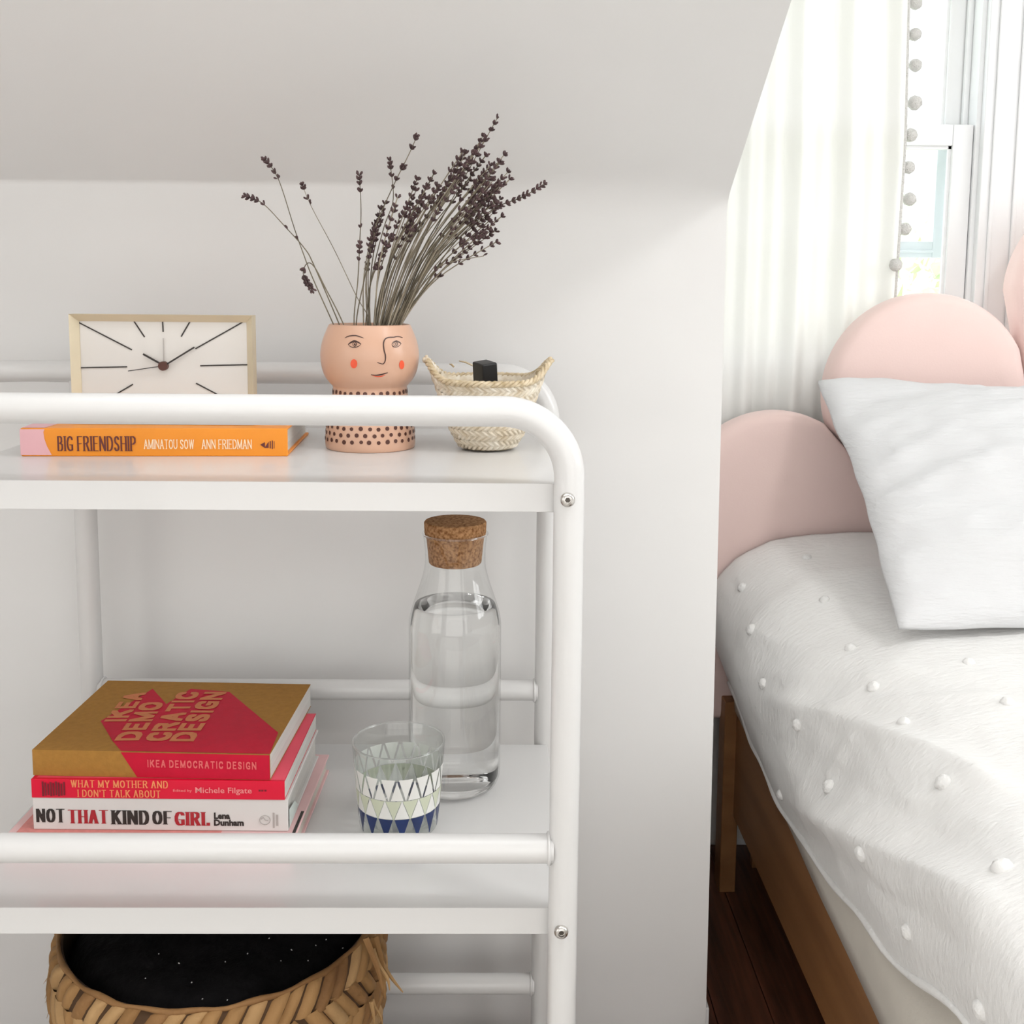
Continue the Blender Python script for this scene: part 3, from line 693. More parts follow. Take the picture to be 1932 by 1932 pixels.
for a, b_ in (((307, 606), (308, 626)), ((253, 606), (273, 636)), ((359, 606), (342, 635)), ((144, 606), (249, 660)), ((461, 606), (369, 658)), ((144, 694), (240, 692)), ((378, 690), (467, 688)),
              ((251, 725), (168, 774)), ((370, 723), (450, 765)), ((277, 745), (257, 782)), ((345, 745), (363, 782)), ((310, 755), (310, 780))):
    mark(a, b_, .00115, yd, dial, 'hour_mark', M['ink'])
mark((310, 690), (367, 655), .0015, yd-.003, clk, 'minute_hand', M['ink']); mark((310, 690), (270, 668), .0017, yd-.002, clk, 'hour_hand', M['ink'])
mark((310, 690), (242, 700), .0008, yd-.004, clk, 'second_hand', M['ink']); mark((309, 688), (308, 638), .0008, yd-.001, clk, 'alarm_hand', M['greyink'])
c = U(310, 690, Y=yd); MB().tube([c+Vector((0, 0, 0)), c+Vector((0, -.0055, 0))], .0044, 20).build('hub', M['inkbrown'], clk, auto=40)

# ================================================================== FACE VASE
VC = (-.1262, 1.081)
vprof = [(.8872, .0425), (.8880, .0440), (.892, .0447), (.900, .0444), (.912, .0434), (.925, .0412), (.936, .0384), (.944, .0368), (.9485, .0368), (.9515, .0392), (.956, .0428), (.962, .0458), (.970, .0478), (.979, .0486), (.988, .0477), (.996, .0456), (1.003, .0428), (1.0075, .0408), (1.0092, .0399)]
vz = thing('face_vase', 'peach ceramic vase with a painted face and dotted foot', 'vase', (*VC, T1))
# smooth the outer profile
def smooth_prof(tab, n):
    zs = [p[0] for p in tab]; out = []
    for i in range(n+1):
        u = i/n*(len(tab)-1); k = min(int(u), len(tab)-2); f = u-k
        P = [tab[max(0, min(len(tab)-1, k+d))] for d in (-1, 0, 1, 2)]
        g = lambda q: .5*((2*P[1][q])+(-P[0][q]+P[2][q])*f+(2*P[0][q]-5*P[1][q]+4*P[2][q]-P[3][q])*f*f+(-P[0][q]+3*P[1][q]-3*P[2][q]+P[3][q])*f**3)
        out.append((g(0), g(1)))
    return out
vs_ = smooth_prof(vprof, 72)
MB().lathe(VC, [(0, T1)] + [(r, z) for z, r in vs_] + [(.0390, 1.0098), (.0380, 1.0088), (.0385, 1.003), (.042, .990), (.0440, .978), (.040, .962), (.032, .953), (0, .951)], 72).build('vase_body', M['vase'], vz, True)
def vr(z): return lerp_tab(vs_, z)
def on_vase(px, py, lift=.0004):
    d = ray(px, py); lo = (VC[1]-.06)/d[1]; hi = (VC[1]-.0005)/d[1]
    g = lambda t: math.hypot(d[0]*t-VC[0], d[1]*t-VC[1])-vr(ZC+d[2]*t)
    for _ in range(40):
        m_ = (lo+hi)/2
        if g(m_) > 0: lo = m_
        else: hi = m_
    p = Vector((d[0]*hi, d[1]*hi, ZC+d[2]*hi)); n = Vector((p.x-VC[0], p.y-VC[1], 0)).normalized()
    return p+n*lift
def fpx(p): return (600+.13974*p[0], 600+.13974*p[1])
def dense(pts, step=1.2):
    out = [pts[0]]
    for a, b in zip(pts, pts[1:]):
        n = max(1, int(math.dist(a, b)/step)); out += [(a[0]+(b[0]-a[0])*i/n, a[1]+(b[1]-a[1])*i/n) for i in range(1, n+1)]
    return out
def smooth_line(pts, n=6):
    out = []
    for k in range(len(pts)-1):
        P = [pts[max(0, min(len(pts)-1, k+d))] for d in (-1, 0, 1, 2)]
        for i in range(n):
            f = i/n; out.append(tuple(.5*((2*P[1][q])+(-P[0][q]+P[2][q])*f+(2*P[0][q]-5*P[1][q]+4*P[2][q]-P[3][q])*f*f+(-P[0][q]+3*P[1][q]-3*P[2][q]+P[3][q])*f**3) for q in (0, 1)))
    return out+[pts[-1]]
def brush(nm, pts, w, m, zoomed=True):
    """painted line on the vase, w in photo pixels (tapering at the ends)"""
    pts = smooth_line([fpx(p) for p in pts]) if zoomed else pts
    b = MB(); v = []; n = len(pts)
    for i, p in enumerate(pts):
        q0, q1 = pts[max(0, i-1)], pts[min(n-1, i+1)]; dx, dy = q1[0]-q0[0], q1[1]-q0[1]; l = math.hypot(dx, dy) or 1
        ww = w*(.45+.55*min(1, 3*min(i, n-1-i)/n))/2
        v += [on_vase(p[0]-dy/l*ww, p[1]+dx/l*ww), on_vase(p[0]+dy/l*ww, p[1]-dx/l*ww)]
    b.add(v, [(2*i, 2*i+1, 2*i+3, 2*i+2) for i in range(n-1)]); return b.build(nm, m, vz)
def blob(nm, c, rx, ry, m, lift=.0003):
    c = fpx(c); b = MB(); v = [on_vase(*c, lift)]; N = 20
    for rr in (.5, 1): v += [on_vase(c[0]+rx*.13974*rr*math.cos(2*math.pi*i/N), c[1]+ry*.13974*rr*math.sin(2*math.pi*i/N), lift) for i in range(N)]
    b.add(v, [(0, 1+i, 1+(i+1) % N) for i in range(N)]+[(1+i, 1+N+i, 1+N+(i+1) % N, 1+(i+1) % N) for i in range(N)]); return b.build(nm, m, vz)
brush('eyebrow', [(365, 268), (420, 243), (500, 235), (560, 250), (615, 268)], 2.2, M['facelines'])
brush('brow_and_nose', [(1140, 265), (1080, 248), (1020, 258), (950, 262), (905, 285), (884, 340), (890, 430), (908, 500), (906, 575), (880, 618), (840, 612), (798, 600)], 2.3, M['facelines'])
brush('eyelid', [(410, 357), (440, 333), (490, 310), (540, 325), (582, 352)], 3.0, M['facelines'])
brush('lower_eyelid', [(410, 357), (440, 385), (490, 396), (545, 382), (582, 352)], 1.5, M['facelines'])
brush('iris_ring', [(466, 352), (478, 330), (495, 324), (514, 332), (523, 352), (512, 372), (495, 380), (476, 372), (466, 352)], 1.5, M['facelines'])
blob('pupil', (497, 354), 13, 13, M['facelines'])
brush('eyelid', [(998, 352), (1020, 322), (1060, 310), (1100, 328), (1120, 345)], 2.0, M['facelines'])
brush('lower_eyelid', [(998, 352), (1008, 378), (1042, 393), (1085, 380), (1120, 345)], 1.3, M['facelines'])
brush('iris_ring', [(1020, 350), (1030, 330), (1048, 323), (1067, 332), (1075, 352), (1062, 372), (1046, 378), (1028, 370), (1020, 350)], 1.3, M['facelines'])
blob('pupil', (1048, 350), 10, 10, M['facelines'])
brush('mouth', [(715, 765), (780, 773), (850, 764), (900, 750), (942, 738)], 2.2, M['facelines'])
brush('lip', [(735, 778), (800, 792), (860, 786), (905, 765)], 1.6, M['blush'])
blob('cheek', (485, 618), 46, 62, M['blush']); blob('cheek', (1128, 632), 34, 60, M['blush'])
b = MB(); rn = random.Random(5)
for j, py in enumerate((745, 758, 771, 784, 797, 810, 822.5, 835)):
    z = U(697, py, Y=VC[1]-.043).z; r_ = vr(z)
    for i in range(32):
        q = 2*math.pi*(i+.5*(j % 2)+rn.uniform(-.08, .08))/32; ds = .0021*rn.uniform(.88, 1.1); v = []
        for k in range(10):
            a = 2*math.pi*k/10; qq = q+ds*math.cos(a)/r_; zz = z+ds*math.sin(a)+.0004*math.sin(i*1.7); rr = vr(zz)+.0004
            v.append((VC[0]+rr*math.cos(qq), VC[1]+rr*math.sin(qq), zz))
        b.add(v, [tuple(range(10))])
d_ = b.build('painted_dots', M['inkbrown'], vz); d_['kind'] = 'stuff'

# ================================================================== LAVENDER
def bezpath(pts, n):
    """Catmull-Rom through world points"""
    out = []
    for k in range(len(pts)-1):
        P = [pts[max(0, min(len(pts)-1, k+d))] for d in (-1, 0, 1, 2)]
        for i in range(n):
            f = i/n; out.append(.5*((2*P[1])+(-P[0]+P[2])*f+(2*P[0]-5*P[1]+4*P[2]-P[3])*f*f+(-P[0]+3*P[1]-3*P[2]+P[3])*f**3))
    return out+[pts[-1]]
def bud_mesh(b, c, d, l, w, rn):
    """a small pointed floret"""
    d = d.normalized(); u = d.orthogonal().normalized(); w2 = d.cross(u); q0 = rn.uniform(0, 6.3); v = [c]
    for s, k in ((.35, .8), (.75, 1.0)):
        for i in range(5): a = q0+2*math.pi*i/5; v.append(c+d*l*s+(u*math.cos(a)+w2*math.sin(a))*w*k/2)
    v.append(c+d*l); f = [(0, 1+(i+1) % 5, 1+i) for i in range(5)]+[(1+i, 1+(i+1) % 5, 6+(i+1) % 5, 6+i) for i in range(5)]+[(6+i, 6+(i+1) % 5, 11) for i in range(5)]
    b.add(v, f)
def sprig(label, px, Yb, Yt, whorls, seed, group=None, r=.0006, pale=False, size=1.0):
    """px: pixel polyline from the vase mouth to the tip; whorls: (fraction from tip, buds)"""
    rn = random.Random(seed); n = len(px); pts = []
    for i, (x, y) in enumerate(px): pts.append(U(x, y, Y=Yb+(Yt-Yb)*i/(n-1)))
    d = (pts[0]-pts[1]).normalized(); foot = pts[0]+d*.03
    lim = Vector((VC[0], VC[1], .957)); foot = Vector((lim.x+(foot.x-lim.x)*.55, lim.y+(foot.y-lim.y)*.55, .957))
    path = bezpath([foot]+pts, 6)
    t = thing('lavender_sprig', label, 'dried flower', foot, group)
    m = len(path); MB().tube(path, [r*(1.15-.5*i/m) for i in range(m)], 5).build('stalk', M['stalk2' if pale else 'stalk'], t, True)
    L = [0]
    for p, q in zip(path, path[1:]): L.append(L[-1]+(q-p).length)
    b = MB(); last = None
    for dist, cnt in whorls:
        if last is not None and dist-last > .0135:
            b.build('flower_spike', M['bud'], t, True); b = MB()
        last = dist
        s = L[-1]-dist
        k = max(i for i in range(m) if L[i] <= max(s, 0)); k = min(k, m-2); f = (s-L[k])/max(1e-6, L[k+1]-L[k]); c = path[k].lerp(path[k+1], max(0, min(1, f))); ax = (path[k+1]-path[k]).normalized()
        u = ax.orthogonal().normalized(); w = ax.cross(u)
        for i in range(cnt):
            a = 2*math.pi*(i+rn.random()*.6)/cnt; out = u*math.cos(a)+w*math.sin(a)
            bud_mesh(b, c+out*.0004-ax*.001, ax*rn.uniform(.7, 1.2)+out*rn.uniform(.35, .8), rn.uniform(.0042, .0062)*size, rn.uniform(.0020, .0028)*size, rn)
    if whorls: b.build('flower_spike', M['bud'], t, True)
    return t
spk = lambda *a: [(d/1900, c) for d, c in a]         # distances in photo pixels from the tip
sprig('sprig arching farthest left out of the vase', [(640, 612), (592, 500), (574, 468), (540, 430), (497, 385), (463, 369)], 1.07, 1.06, spk((0, 3), (7, 5), (16, 5), (24, 4), (36, 3), (95, 2)), 1)
sprig('sprig leaning left, tallest of the left three', [(629, 612), (590, 525), (572, 478), (555, 430), (526, 340), (501, 301)], 1.06, 1.07, spk((0, 4), (8, 5), (16, 5), (30, 4), (40, 3), (155, 2)), 2)
sprig('thin pale sprig between the left pair and the upright one', [(700, 612), (672, 558), (630, 470), (590, 395), (570, 349)], 1.09, 1.10, spk((0, 4), (8, 5), (28, 3), (38, 2)), 3, pale=True, r=.00045)
sprig('straight upright sprig above the vase left of the bunch', [(668, 612), (675, 530), (679, 450), (681, 395), (678, 330)], 1.06, 1.07, spk((0, 4), (8, 5), (17, 4), (30, 4), (95, 2), (125, 4), (133, 5), (142, 4), (155, 3)), 4)
sprig('tall sprig tipped highest left of the bunch', [(672, 612), (690, 515), (706, 435), (740, 355), (772, 290), (786, 258)], 1.07, 1.08, spk((0, 4), (6, 5), (24, 5), (60, 4), (66, 5), (88, 4), (190, 4), (200, 5), (208, 3)), 5)
sprig('bent sprig with a dark drooping head at the left', [(648, 612), (612, 540), (596, 508), (584, 496), (575, 503), (573, 520), (588, 546)], 1.05, 1.045, spk((0, 4), (7, 6), (14, 6), (21, 6), (28, 5), (42, 4)), 6, size=1.05)
sprig('short-headed sprig ending just left of the tallest left tip', [(690, 612), (702, 520), (724, 430), (742, 375), (735, 302)], 1.08, 1.09, spk((0, 3), (8, 5), (16, 5), (30, 4), (52, 2)), 7)
sprig('bare flowerless stalk sticking out low on the right', [(754, 612), (803, 540), (830, 503), (862, 492), (913, 483)], 1.08, 1.06, spk((0, 1), (72, 3), (88, 3)), 8, pale=True)
sprig('low sprig with one small head below the bunch at right', [(757, 612), (816, 520), (868, 465), (912, 439)], 1.08, 1.05, spk((0, 4), (8, 6), (17, 6), (26, 5), (46, 3)), 9)
sprig('rightmost sprig reaching past the bunch over the basket', [(755, 612), (798, 545), (860, 455), (930, 395), (985, 372), (1027, 347)], 1.08, 1.055, spk((0, 3), (8, 4), (16, 5), (26, 4), (38, 5), (46, 4), (56, 5), (66, 5), (78, 5), (90, 5), (100, 4)), 10)
sprig('tallest sprig, its tip topmost of the bunch', [(745, 612), (790, 500), (840, 400), (890, 310), (938, 223)], 1.085, 1.10, spk((0, 2), (12, 4), (26, 5), (44, 5), (62, 4), (80, 5), (96, 5), (112, 5), (128, 5), (144, 5)), 11)
rn = random.Random(77)
LBL = ['lavender sprig in the looser left side of the leaning bunch', 'lavender sprig in the dense upper middle of the leaning bunch', 'lavender sprig on the low right side of the leaning bunch']
GRP = ['lavender on the left of the bunch', 'lavender in the middle of the bunch', 'lavender on the right of the bunch']
for i in range(64):
    u = ((i+rn.random())/64)**.78
    tip = (lerp_tab([(0, 712), (.12, 735), (.25, 785), (.4, 848), (.6, 910), (.8, 952), (1, 925)], u)+rn.uniform(-26, 20),
           lerp_tab([(0, 450), (.12, 405), (.25, 360), (.4, 315), (.55, 268), (.7, 300), (.85, 345), (1, 400)], u)+rn.uniform(-22, 70))
    bx_ = 684+86*(.15*rn.random()+.85*u)+rn.uniform(-5, 5); bx_ = min(757, max(680, bx_))
    mx_ = bx_+(tip[0]-bx_)*.42+rn.uniform(-6, 6)-8; my = 612+(tip[1]-612)*.5+rn.uniform(-8, 4)
    nw = rn.randint(4, 7); d0 = 0; wh = []
    for k in range(nw): wh.append((d0, rn.randint(3, 5))); d0 += rn.uniform(9, 19)
    if rn.random() < .3: wh.append((d0+30, 3))
    zone = 0 if u < .3 else 1 if u < .72 else 2
    sprig(LBL[zone], [(bx_, 612), (mx_, my), tip], 1.066+.03*rn.random(), 1.03+.11*rn.random(), spk(*wh), 100+i, GRP[zone], r=.0006+.0003*rn.random(), pale=rn.random() < .55)

# ================================================================== SMALL PALM BASKET
BC = (-.0088, 1.074)
def basket_surf(prof, c, ear=0.0, earx=0.0, zr=None, z0=None, power=10):
    """returns S(theta, v) -> (point, normal); v from 0 (base) to 1 (rim); prof [(v, r, z)]"""
    pr = [(v, r) for v, r, z in prof]; pz = [(v, z) for v, r, z in prof]
    def pos(th, v):
        r, z = lerp_tab(pr, v), lerp_tab(pz, v); e = abs(math.cos(th))**power*max(0, v)**4
        return Vector((c[0]+(r+earx*e)*math.cos(th), c[1]+r*math.sin(th), z+ear*e))
    def S(th, v):
        p = pos(th, v); du = pos(th+.01, v)-pos(th-.01, v); dv = pos(th, v+.01)-pos(th, v-.01)
        return p, du.cross(dv).normalized()
    return S
def slab(b, S, uv, h, seat=-.0006, crown=.35, k=0):
    """bulged strip over a parallelogram uv (4 corners: th, v)"""
    N = 4; v = []; f = []
    A, B_, C_, D = uv
    for i in range(N+1):
        t = i/N
        for j, s in enumerate((0, .25, .5, .75, 1)):
            th = (A[0]*(1-t)+B_[0]*t)*(1-s)+(D[0]*(1-t)+C_[0]*t)*s; vv = (A[1]*(1-t)+B_[1]*t)*(1-s)+(D[1]*(1-t)+C_[1]*t)*s
            p, n = S(th, vv); hh = h*(1-crown+crown*math.sin(math.pi*s))*(.55+.45*math.sin(math.pi*min(1, max(0, t))))
            v.append(p+n*(hh if 0 < s < 1 else seat))
    for i in range(N):
        for j in range(4): f.append((i*5+j, i*5+j+1, (i+1)*5+j+1, (i+1)*5+j))
    return b.add(v, f, k)
pb_ = thing('palm_basket', 'small cream palm-leaf basket with two pointed handles', 'basket', (*BC, T1))
sprof = [(0, .024, T1+.002), (.06, .0285, T1+.0045), (.3, .0375, T1+.020), (.6, .0445, T1+.041), (.85, .0500, T1+.058), (1, .0535, T1+.069)]
S = basket_surf(sprof, BC, .018, .006)
N = 44; b = MB(); v = []; f = []
for i in range(N):
    for vv in [x/12 for x in range(13)]: v.append(S(2*math.pi*i/N, vv)[0])
for i in range(N):
    for j in range(12): f.append((i*13+j, ((i+1) % N)*13+j, ((i+1) % N)*13+j+1, i*13+j+1))
v2 = []
for i in range(N):
    for vv in [x/12 for x in range(13)]: p, n = S(2*math.pi*i/N, vv); v2.append(p-n*.003)
nn = len(v); f2 = [tuple(nn+q for q in a[::-1]) for a in f]
bb = MB().add(v+v2, f+f2+[(i*13+12, ((i+1) % N)*13+12, nn+((i+1) % N)*13+12, nn+i*13+12) for i in range(N)])
bb.lathe(BC, [(.026, T1+.0015), (0, T1+.001)], 24); bb.build('basket_wall', M['palm'], pb_, True)
rows = 6; rn = random.Random(3)
for j in range(rows):
    w0, w1 = .02+.96*j/rows, .02+.96*(j+1)/rows; wm = (w0+w1)/2; n = 34+3*j; b = MB(); dth = 2*math.pi/n
    for i in range(n):
        th = dth*(i+.5*(j % 2))+rn.uniform(-.01, .01)
        slab(b, S, [(th, w0), (th+dth*1.1, wm), (th+dth*2.0, wm), (th+dth*.9, w0)], .0017*rn.uniform(.8, 1.3))
        slab(b, S, [(th+dth*1.1, wm), (th, w1), (th+dth*.9, w1), (th+dth*2.0, wm)], .0017*rn.uniform(.8, 1.3))
    o = b.build('braid_row', M['palm'], pb_, True); o['kind'] = 'stuff'
# twisted rim with rolled handle points
b = MB(); NR = 130
for strand in range(3):
    pth = []
    for i in range(NR):
        th = 2*math.pi*i/NR; p, n = S(th, 1.0); a = th*19+strand*2*math.pi/3; tn = (S(th+.02, 1)[0]-S(th-.02, 1)[0]).normalized(); up = n.cross(tn)
        pth.append(p+n*math.cos(a)*.0019+up*math.sin(a)*.0019)
    b.tube(pth, [.00175]*NR, 6, closed=True)
o = b.build('rim_braid', M['palmrim'], pb_, True); o['kind'] = 'stuff'
for th in (0, math.pi):
    p, n = S(th, 1.0); s = 1 if th == 0 else -1
    b = MB()
    for k in range(3):
        pth = []
        for i in range(30):
            q = i/29; base = p+Vector((s*(-.010+.0135*q), 0, -.013+.0165*q)); a = q*11+k*2.1; w = .0027*(1-.3*q)
            pth.append(base+Vector((math.cos(a)*w*.7, math.sin(a)*w, math.cos(a)*w*.7*-s)))
        b.tube(pth, [.0020]*29+[.0010], 6)
    b.build('handle_point', M['palmrim' if s > 0 else 'palm'], pb_, True)
# stray leaf ends
for (a, c_) in (((866, 681), (893, 690)), ((848, 687), (856, 692))):
    p, q = U(*a, Y=BC[1]+.045), U(*c_, Y=BC[1]+.04); MB().tube([p, (p+q)/2+Vector((0, 0, .001)), q], [.0005, .001, .001], 5).build('leaf_end', M['palmrim'], pb_, True)
# black charger block in the basket
q0 = U(915, 697, Y=BC[1]-.004)
blk = MB(); Rm = Matrix.Translation(q0) @ Matrix.Rotation(.55, 4, 'Z') @ Matrix.Rotation(.10, 4, 'X') @ Matrix.Rotation(-.12, 4, 'Y')
blk.box(-.0085, .0085, -.0105, .0105, -.040, .0075, M=Rm)
tag(blk.build('charger_block', M['black'], bevel=.0018, seg=3), 'small black block poking out of the palm basket', 'charger')

# ================================================================== CARAFE
CC = (-.0425, 1.1165); CR = .0487
z0 = T2+.0002
cprof = [(z0, .0), (z0, .030), (z0+.0012, .0375), (z0+.005, .0440), (z0+.012, .0474), (z0+.020, CR), (z0+.06, CR), (z0+.12, CR), (z0+.172, CR), (z0+.184, .0482), (z0+.195, .0460), (z0+.208, .0418), (z0+.220, .0377), (z0+.230, .0346), (z0+.239, .0325), (z0+.247, .0316), (z0+.258, .0317), (z0+.268, .0325), (z0+.2765, .0337)]
cw = smooth_prof(cprof[1:], 90)
car = thing('glass_carafe', 'clear glass water carafe with cork stopper on middle tray', 'carafe', (*CC, T2))
def cr_(z): return lerp_tab(cw, z)
ztop = cw[-1][0]
body = MB().lathe(CC, [(0, z0)] + [(r, z) for z, r in cw], 72).build('glass_body', M['cglass'], car, True)
rim = [Vector((CC[0]+.0337*math.cos(2*math.pi*i/64), CC[1]+.0337*math.sin(2*math.pi*i/64), ztop)) for i in range(64)]
MB().tube(rim, .0010, 8, closed=True).build('glass_rim', M['tbase'], car, True)
zw_ = U(857, 1138, Y=CC[1]).z       # water line
ws = [(z, r) for z, r in cw if z < zw_-.001]
wp = [(0, z0+.0035)] + [(max(.001, r-.0016), max(z, z0+.0035)) for z, r in ws if z > z0+.0008] + [(cr_(zw_)-.0016, zw_-.0006), (cr_(zw_)-.0022, zw_), (0, zw_)]
MB().lathe(CC, wp, 72).build('water', M['water'], car, True, auto=50)
ck0, ck1 = U(857, 1062, Y=CC[1]).z, U(857, 982, Y=CC[1]).z
ck = MB().lathe(CC, [(0, ck0), (.0262, ck0), (.0276, ck0+.0015), (.0300, ztop-.006), (.0322, ztop+.001), (.0326, ck1-.0018), (.0316, ck1-.0004), (.030, ck1), (0, ck1)], 56).build('cork_stopper', M['cork'], car, auto=40)
ck['label'] = 'brown cork stopper'

# ================================================================== TUMBLER
GC = (-.0945, 1.029)
gz0 = T2+.0002; gz1 = U(754, 1396, Y=GC[1]).z
def gr(z): return lerp_tab([(gz0, .0360), (gz0+.004, .0385), (gz0+.012, .0393), (gz1, .0455)], z)
tum = thing('drinking_glass', 'short tumbler with blue, sage and white triangle print', 'glass', (*GC, T2))
MB().lathe(GC, [(0, gz0+.010), (.034, gz0+.010), (gr(gz0+.012)-.0016, gz0+.014)] + [(gr(z)-.0014, z) for z in (gz0+.03, gz0+.06, gz1-.001)] + [(gr(gz1)-.0007, gz1+.0004), (gr(gz1), gz1-.001)] + [(gr(z), z) for z in (gz0+.06, gz0+.03, gz0+.012)], 64).build('glass_wall', M['tglass'], tum, True)
MB().lathe(GC, [(0, gz0), (.0345, gz0), (.0375, gz0+.0015), (.0390, gz0+.005), (.0391, gz0+.0095), (0, gz0+.0098)], 64).build('glass_base', M['tglass'], tum, auto=50)
rimp = [Vector((GC[0]+(gr(gz1)-.0007)*math.cos(2*math.pi*i/64), GC[1]+(gr(gz1)-.0007)*math.sin(2*math.pi*i/64), gz1)) for i in range(64)]
MB().tube(rimp, .0009, 8, closed=True).build('glass_rim', M['tbase'], tum, True)
zf = lambda py: U(755, py, Y=GC[1]-.041).z
def tri_row(nm, zb, zt, n, up, m, fill=1.0, phase=0.0, cut=0.0):
    """each printed triangle bends round the glass"""
    b = MB(); dq = 2*math.pi/n
    for i in range(n):
        q = dq*(i+phase); hw = dq/2*fill; v = []; K = 5; H = 6
        for h in range(H+1):
            t = h/H; z = zb+(zt-zb)*t; w = hw*max(((1-t) if up else t), cut)
            for k in range(K+1): a = q-w+2*w*k/K; rr = gr(z)+.0003; v.append((GC[0]+rr*math.cos(a), GC[1]+rr*math.sin(a), z))
        b.add(v, [(h*(K+1)+k, h*(K+1)+k+1, (h+1)*(K+1)+k+1, (h+1)*(K+1)+k) for h in range(H) for k in range(K)])
    o = b.build(nm, m, tum, True); return o
NT = 16; PH = .42
tri_row('blue_triangles', zf(1588), zf(1548), NT, False, M['blue'], .90, PH, .12)
tri_row('sage_triangles', zf(1548), zf(1512), NT, False, M['sage'], .92, PH+.5, .05)
tri_row('milk_triangles', zf(1547), zf(1512), NT, True, M['milk'], .90, PH, .05)
tri_row('milk_triangles', zf(1511), zf(1470), NT, False, M['milk'], .80, PH+.22, .05)
tri_row('milk_triangles', zf(1511), zf(1474), NT, True, M['milk'], .74, PH+.72, .05)

# ================================================================== SEAGRASS BASKET with black blanket
SCn = (-.271, 1.028)
zrim = .424
big = thing('seagrass_basket', 'large brown plaited seagrass basket on the bottom tray', 'basket', (*SCn, T3))
bprof = [(0, .112, T3+.004), (.2, .137, .205), (.42, .150, .270), (.6, .1575, .322), (.8, .1595, .374), (.93, .1565, .408), (1, .1525, zrim)]
SB = basket_surf(bprof, SCn)
N = 64; v = []; f = []
for off in (0, -.004):
    for i in range(N):
        for vv in [x/14 for x in range(15)]: p, n = SB(2*math.pi*i/N, vv); v.append(p+n*off)
nn = N*15
for i in range(N):
    for j in range(14):
        a = (i*15+j, ((i+1) % N)*15+j, ((i+1) % N)*15+j+1, i*15+j+1); f.append(a); f.append(tuple(nn+q for q in a[::-1]))
    f.append((i*15+14, ((i+1) % N)*15+14, nn+((i+1) % N)*15+14, nn+i*15+14))
MB().add(v, f).lathe(SCn, [(.113, T3+.0035), (0, T3+.002)], 48).build('basket_wall', M['seagap'], big, True)
rn = random.Random(9)
def strip(uv, h, m, taper=0):
    b = MB(); slab(b, SB, uv, h, -.001, .30)
    o = put('strip', b.v, b.f, m, big, True); return o
NP = 54; dth = 2*math.pi/NP
lev = [(.880, 1.022, 1), (.775, .890, -1), (.665, .785, 1), (.555, .675, -1)]
for r_, (w0, w1, sgn) in enumerate(lev):
    for i in range(NP):
        th = dth*(i+.37*r_)+rn.uniform(-.012, .012); wd = dth*rn.uniform(.86, 1.06); sl = sgn*dth*rn.uniform(1.0, 1.35)
        a0, a1 = w0+rn.uniform(-.008, .008), w1+rn.uniform(-.006, .004)
        strip([(th, a0), (th+sl, a1), (th+sl+wd, a1), (th+wd, a0)], rn.uniform(.0040, .0068), M['seagrass'][rn.choice((0, 0, 1, 1, 2))])
# lower rows below the picture: one woven part
b = MB()
for r_ in range(5):
    w0 = .02+.108*r_; w1 = w0+.125; sgn = 1 if r_ % 2 else -1
    for i in range(NP): th = dth*(i+.37*r_); slab(b, SB, [(th, w0), (th+sgn*dth*1.2, w1), (th+sgn*dth*1.2+dth*.95, w1), (th+dth*.95, w0)], .005, -.001, .3)
o = b.build('lower_weave', M['seagrass'][0], big, True); o['kind'] = 'stuff'
# rolled rim edge
rimp = [SB(2*math.pi*i/96, 1.0)[0]+Vector((0, 0, .001*math.sin(i*1.3))) for i in range(96)]
MB().tube([p for p in rimp], [.0024+.0006*math.sin(i*.9) for i in range(96)], 8, closed=True).build('rim_roll', M['seagrass'][2], big, True)
# frayed ends at the right, fibres at the left
def fray(px, Y, w, m, nm='frayed_end'):
    p = [U(x, y, Y=Y) for x, y in px]; p = bezpath(p, 4); n = len(p); b = MB(); v = []
    for i, q in enumerate(p):
        d = (p[min(i+1, n-1)]-p[max(i-1, 0)]).normalized(); s = d.cross(Vector((0, 1, 0))).normalized()*w/2*(1-.8*(i/(n-1))**2)
        v += [q-s, q+Vector((0, -.0009, 0)), q+s, q+Vector((0, .0009, 0))]
    f = [(4*i+k, 4*i+(k+1) % 4, 4*(i+1)+(k+1) % 4, 4*(i+1)+k) for i in range(n-1) for k in range(4)]
    b.add(v, f); b.build(nm, m, big)
sg = M['seagrass']
for px, Y, w, m in (([(700, 1770), (712, 1800), (735, 1840), (760, 1872)], .985, .006, sg[1]), ([(706, 1768), (716, 1810), (722, 1850), (726, 1882)], .975, .008, sg[0]), ([(703, 1790), (714, 1820), (731, 1846), (735, 1868)], .97, .005, sg[1]),
                    ([(690, 1770), (702, 1800), (716, 1840), (722, 1878)], .965, .006, sg[2]), ([(703, 1885), (708, 1900), (718, 1918), (722, 1935)], .97, .003, sg[1]), ([(700, 1890), (704, 1910), (706, 1930)], .96, .004, sg[1])):
    fray(px, Y, w, m)
for i in range(9):
    x, y = 92+rn.uniform(0, 12), 1830+i*11; fray([(x+14, y-18), (x, y), (x-rn.uniform(4, 12), y+rn.uniform(10, 26))], .985, .0012, sg[1], 'fibre')
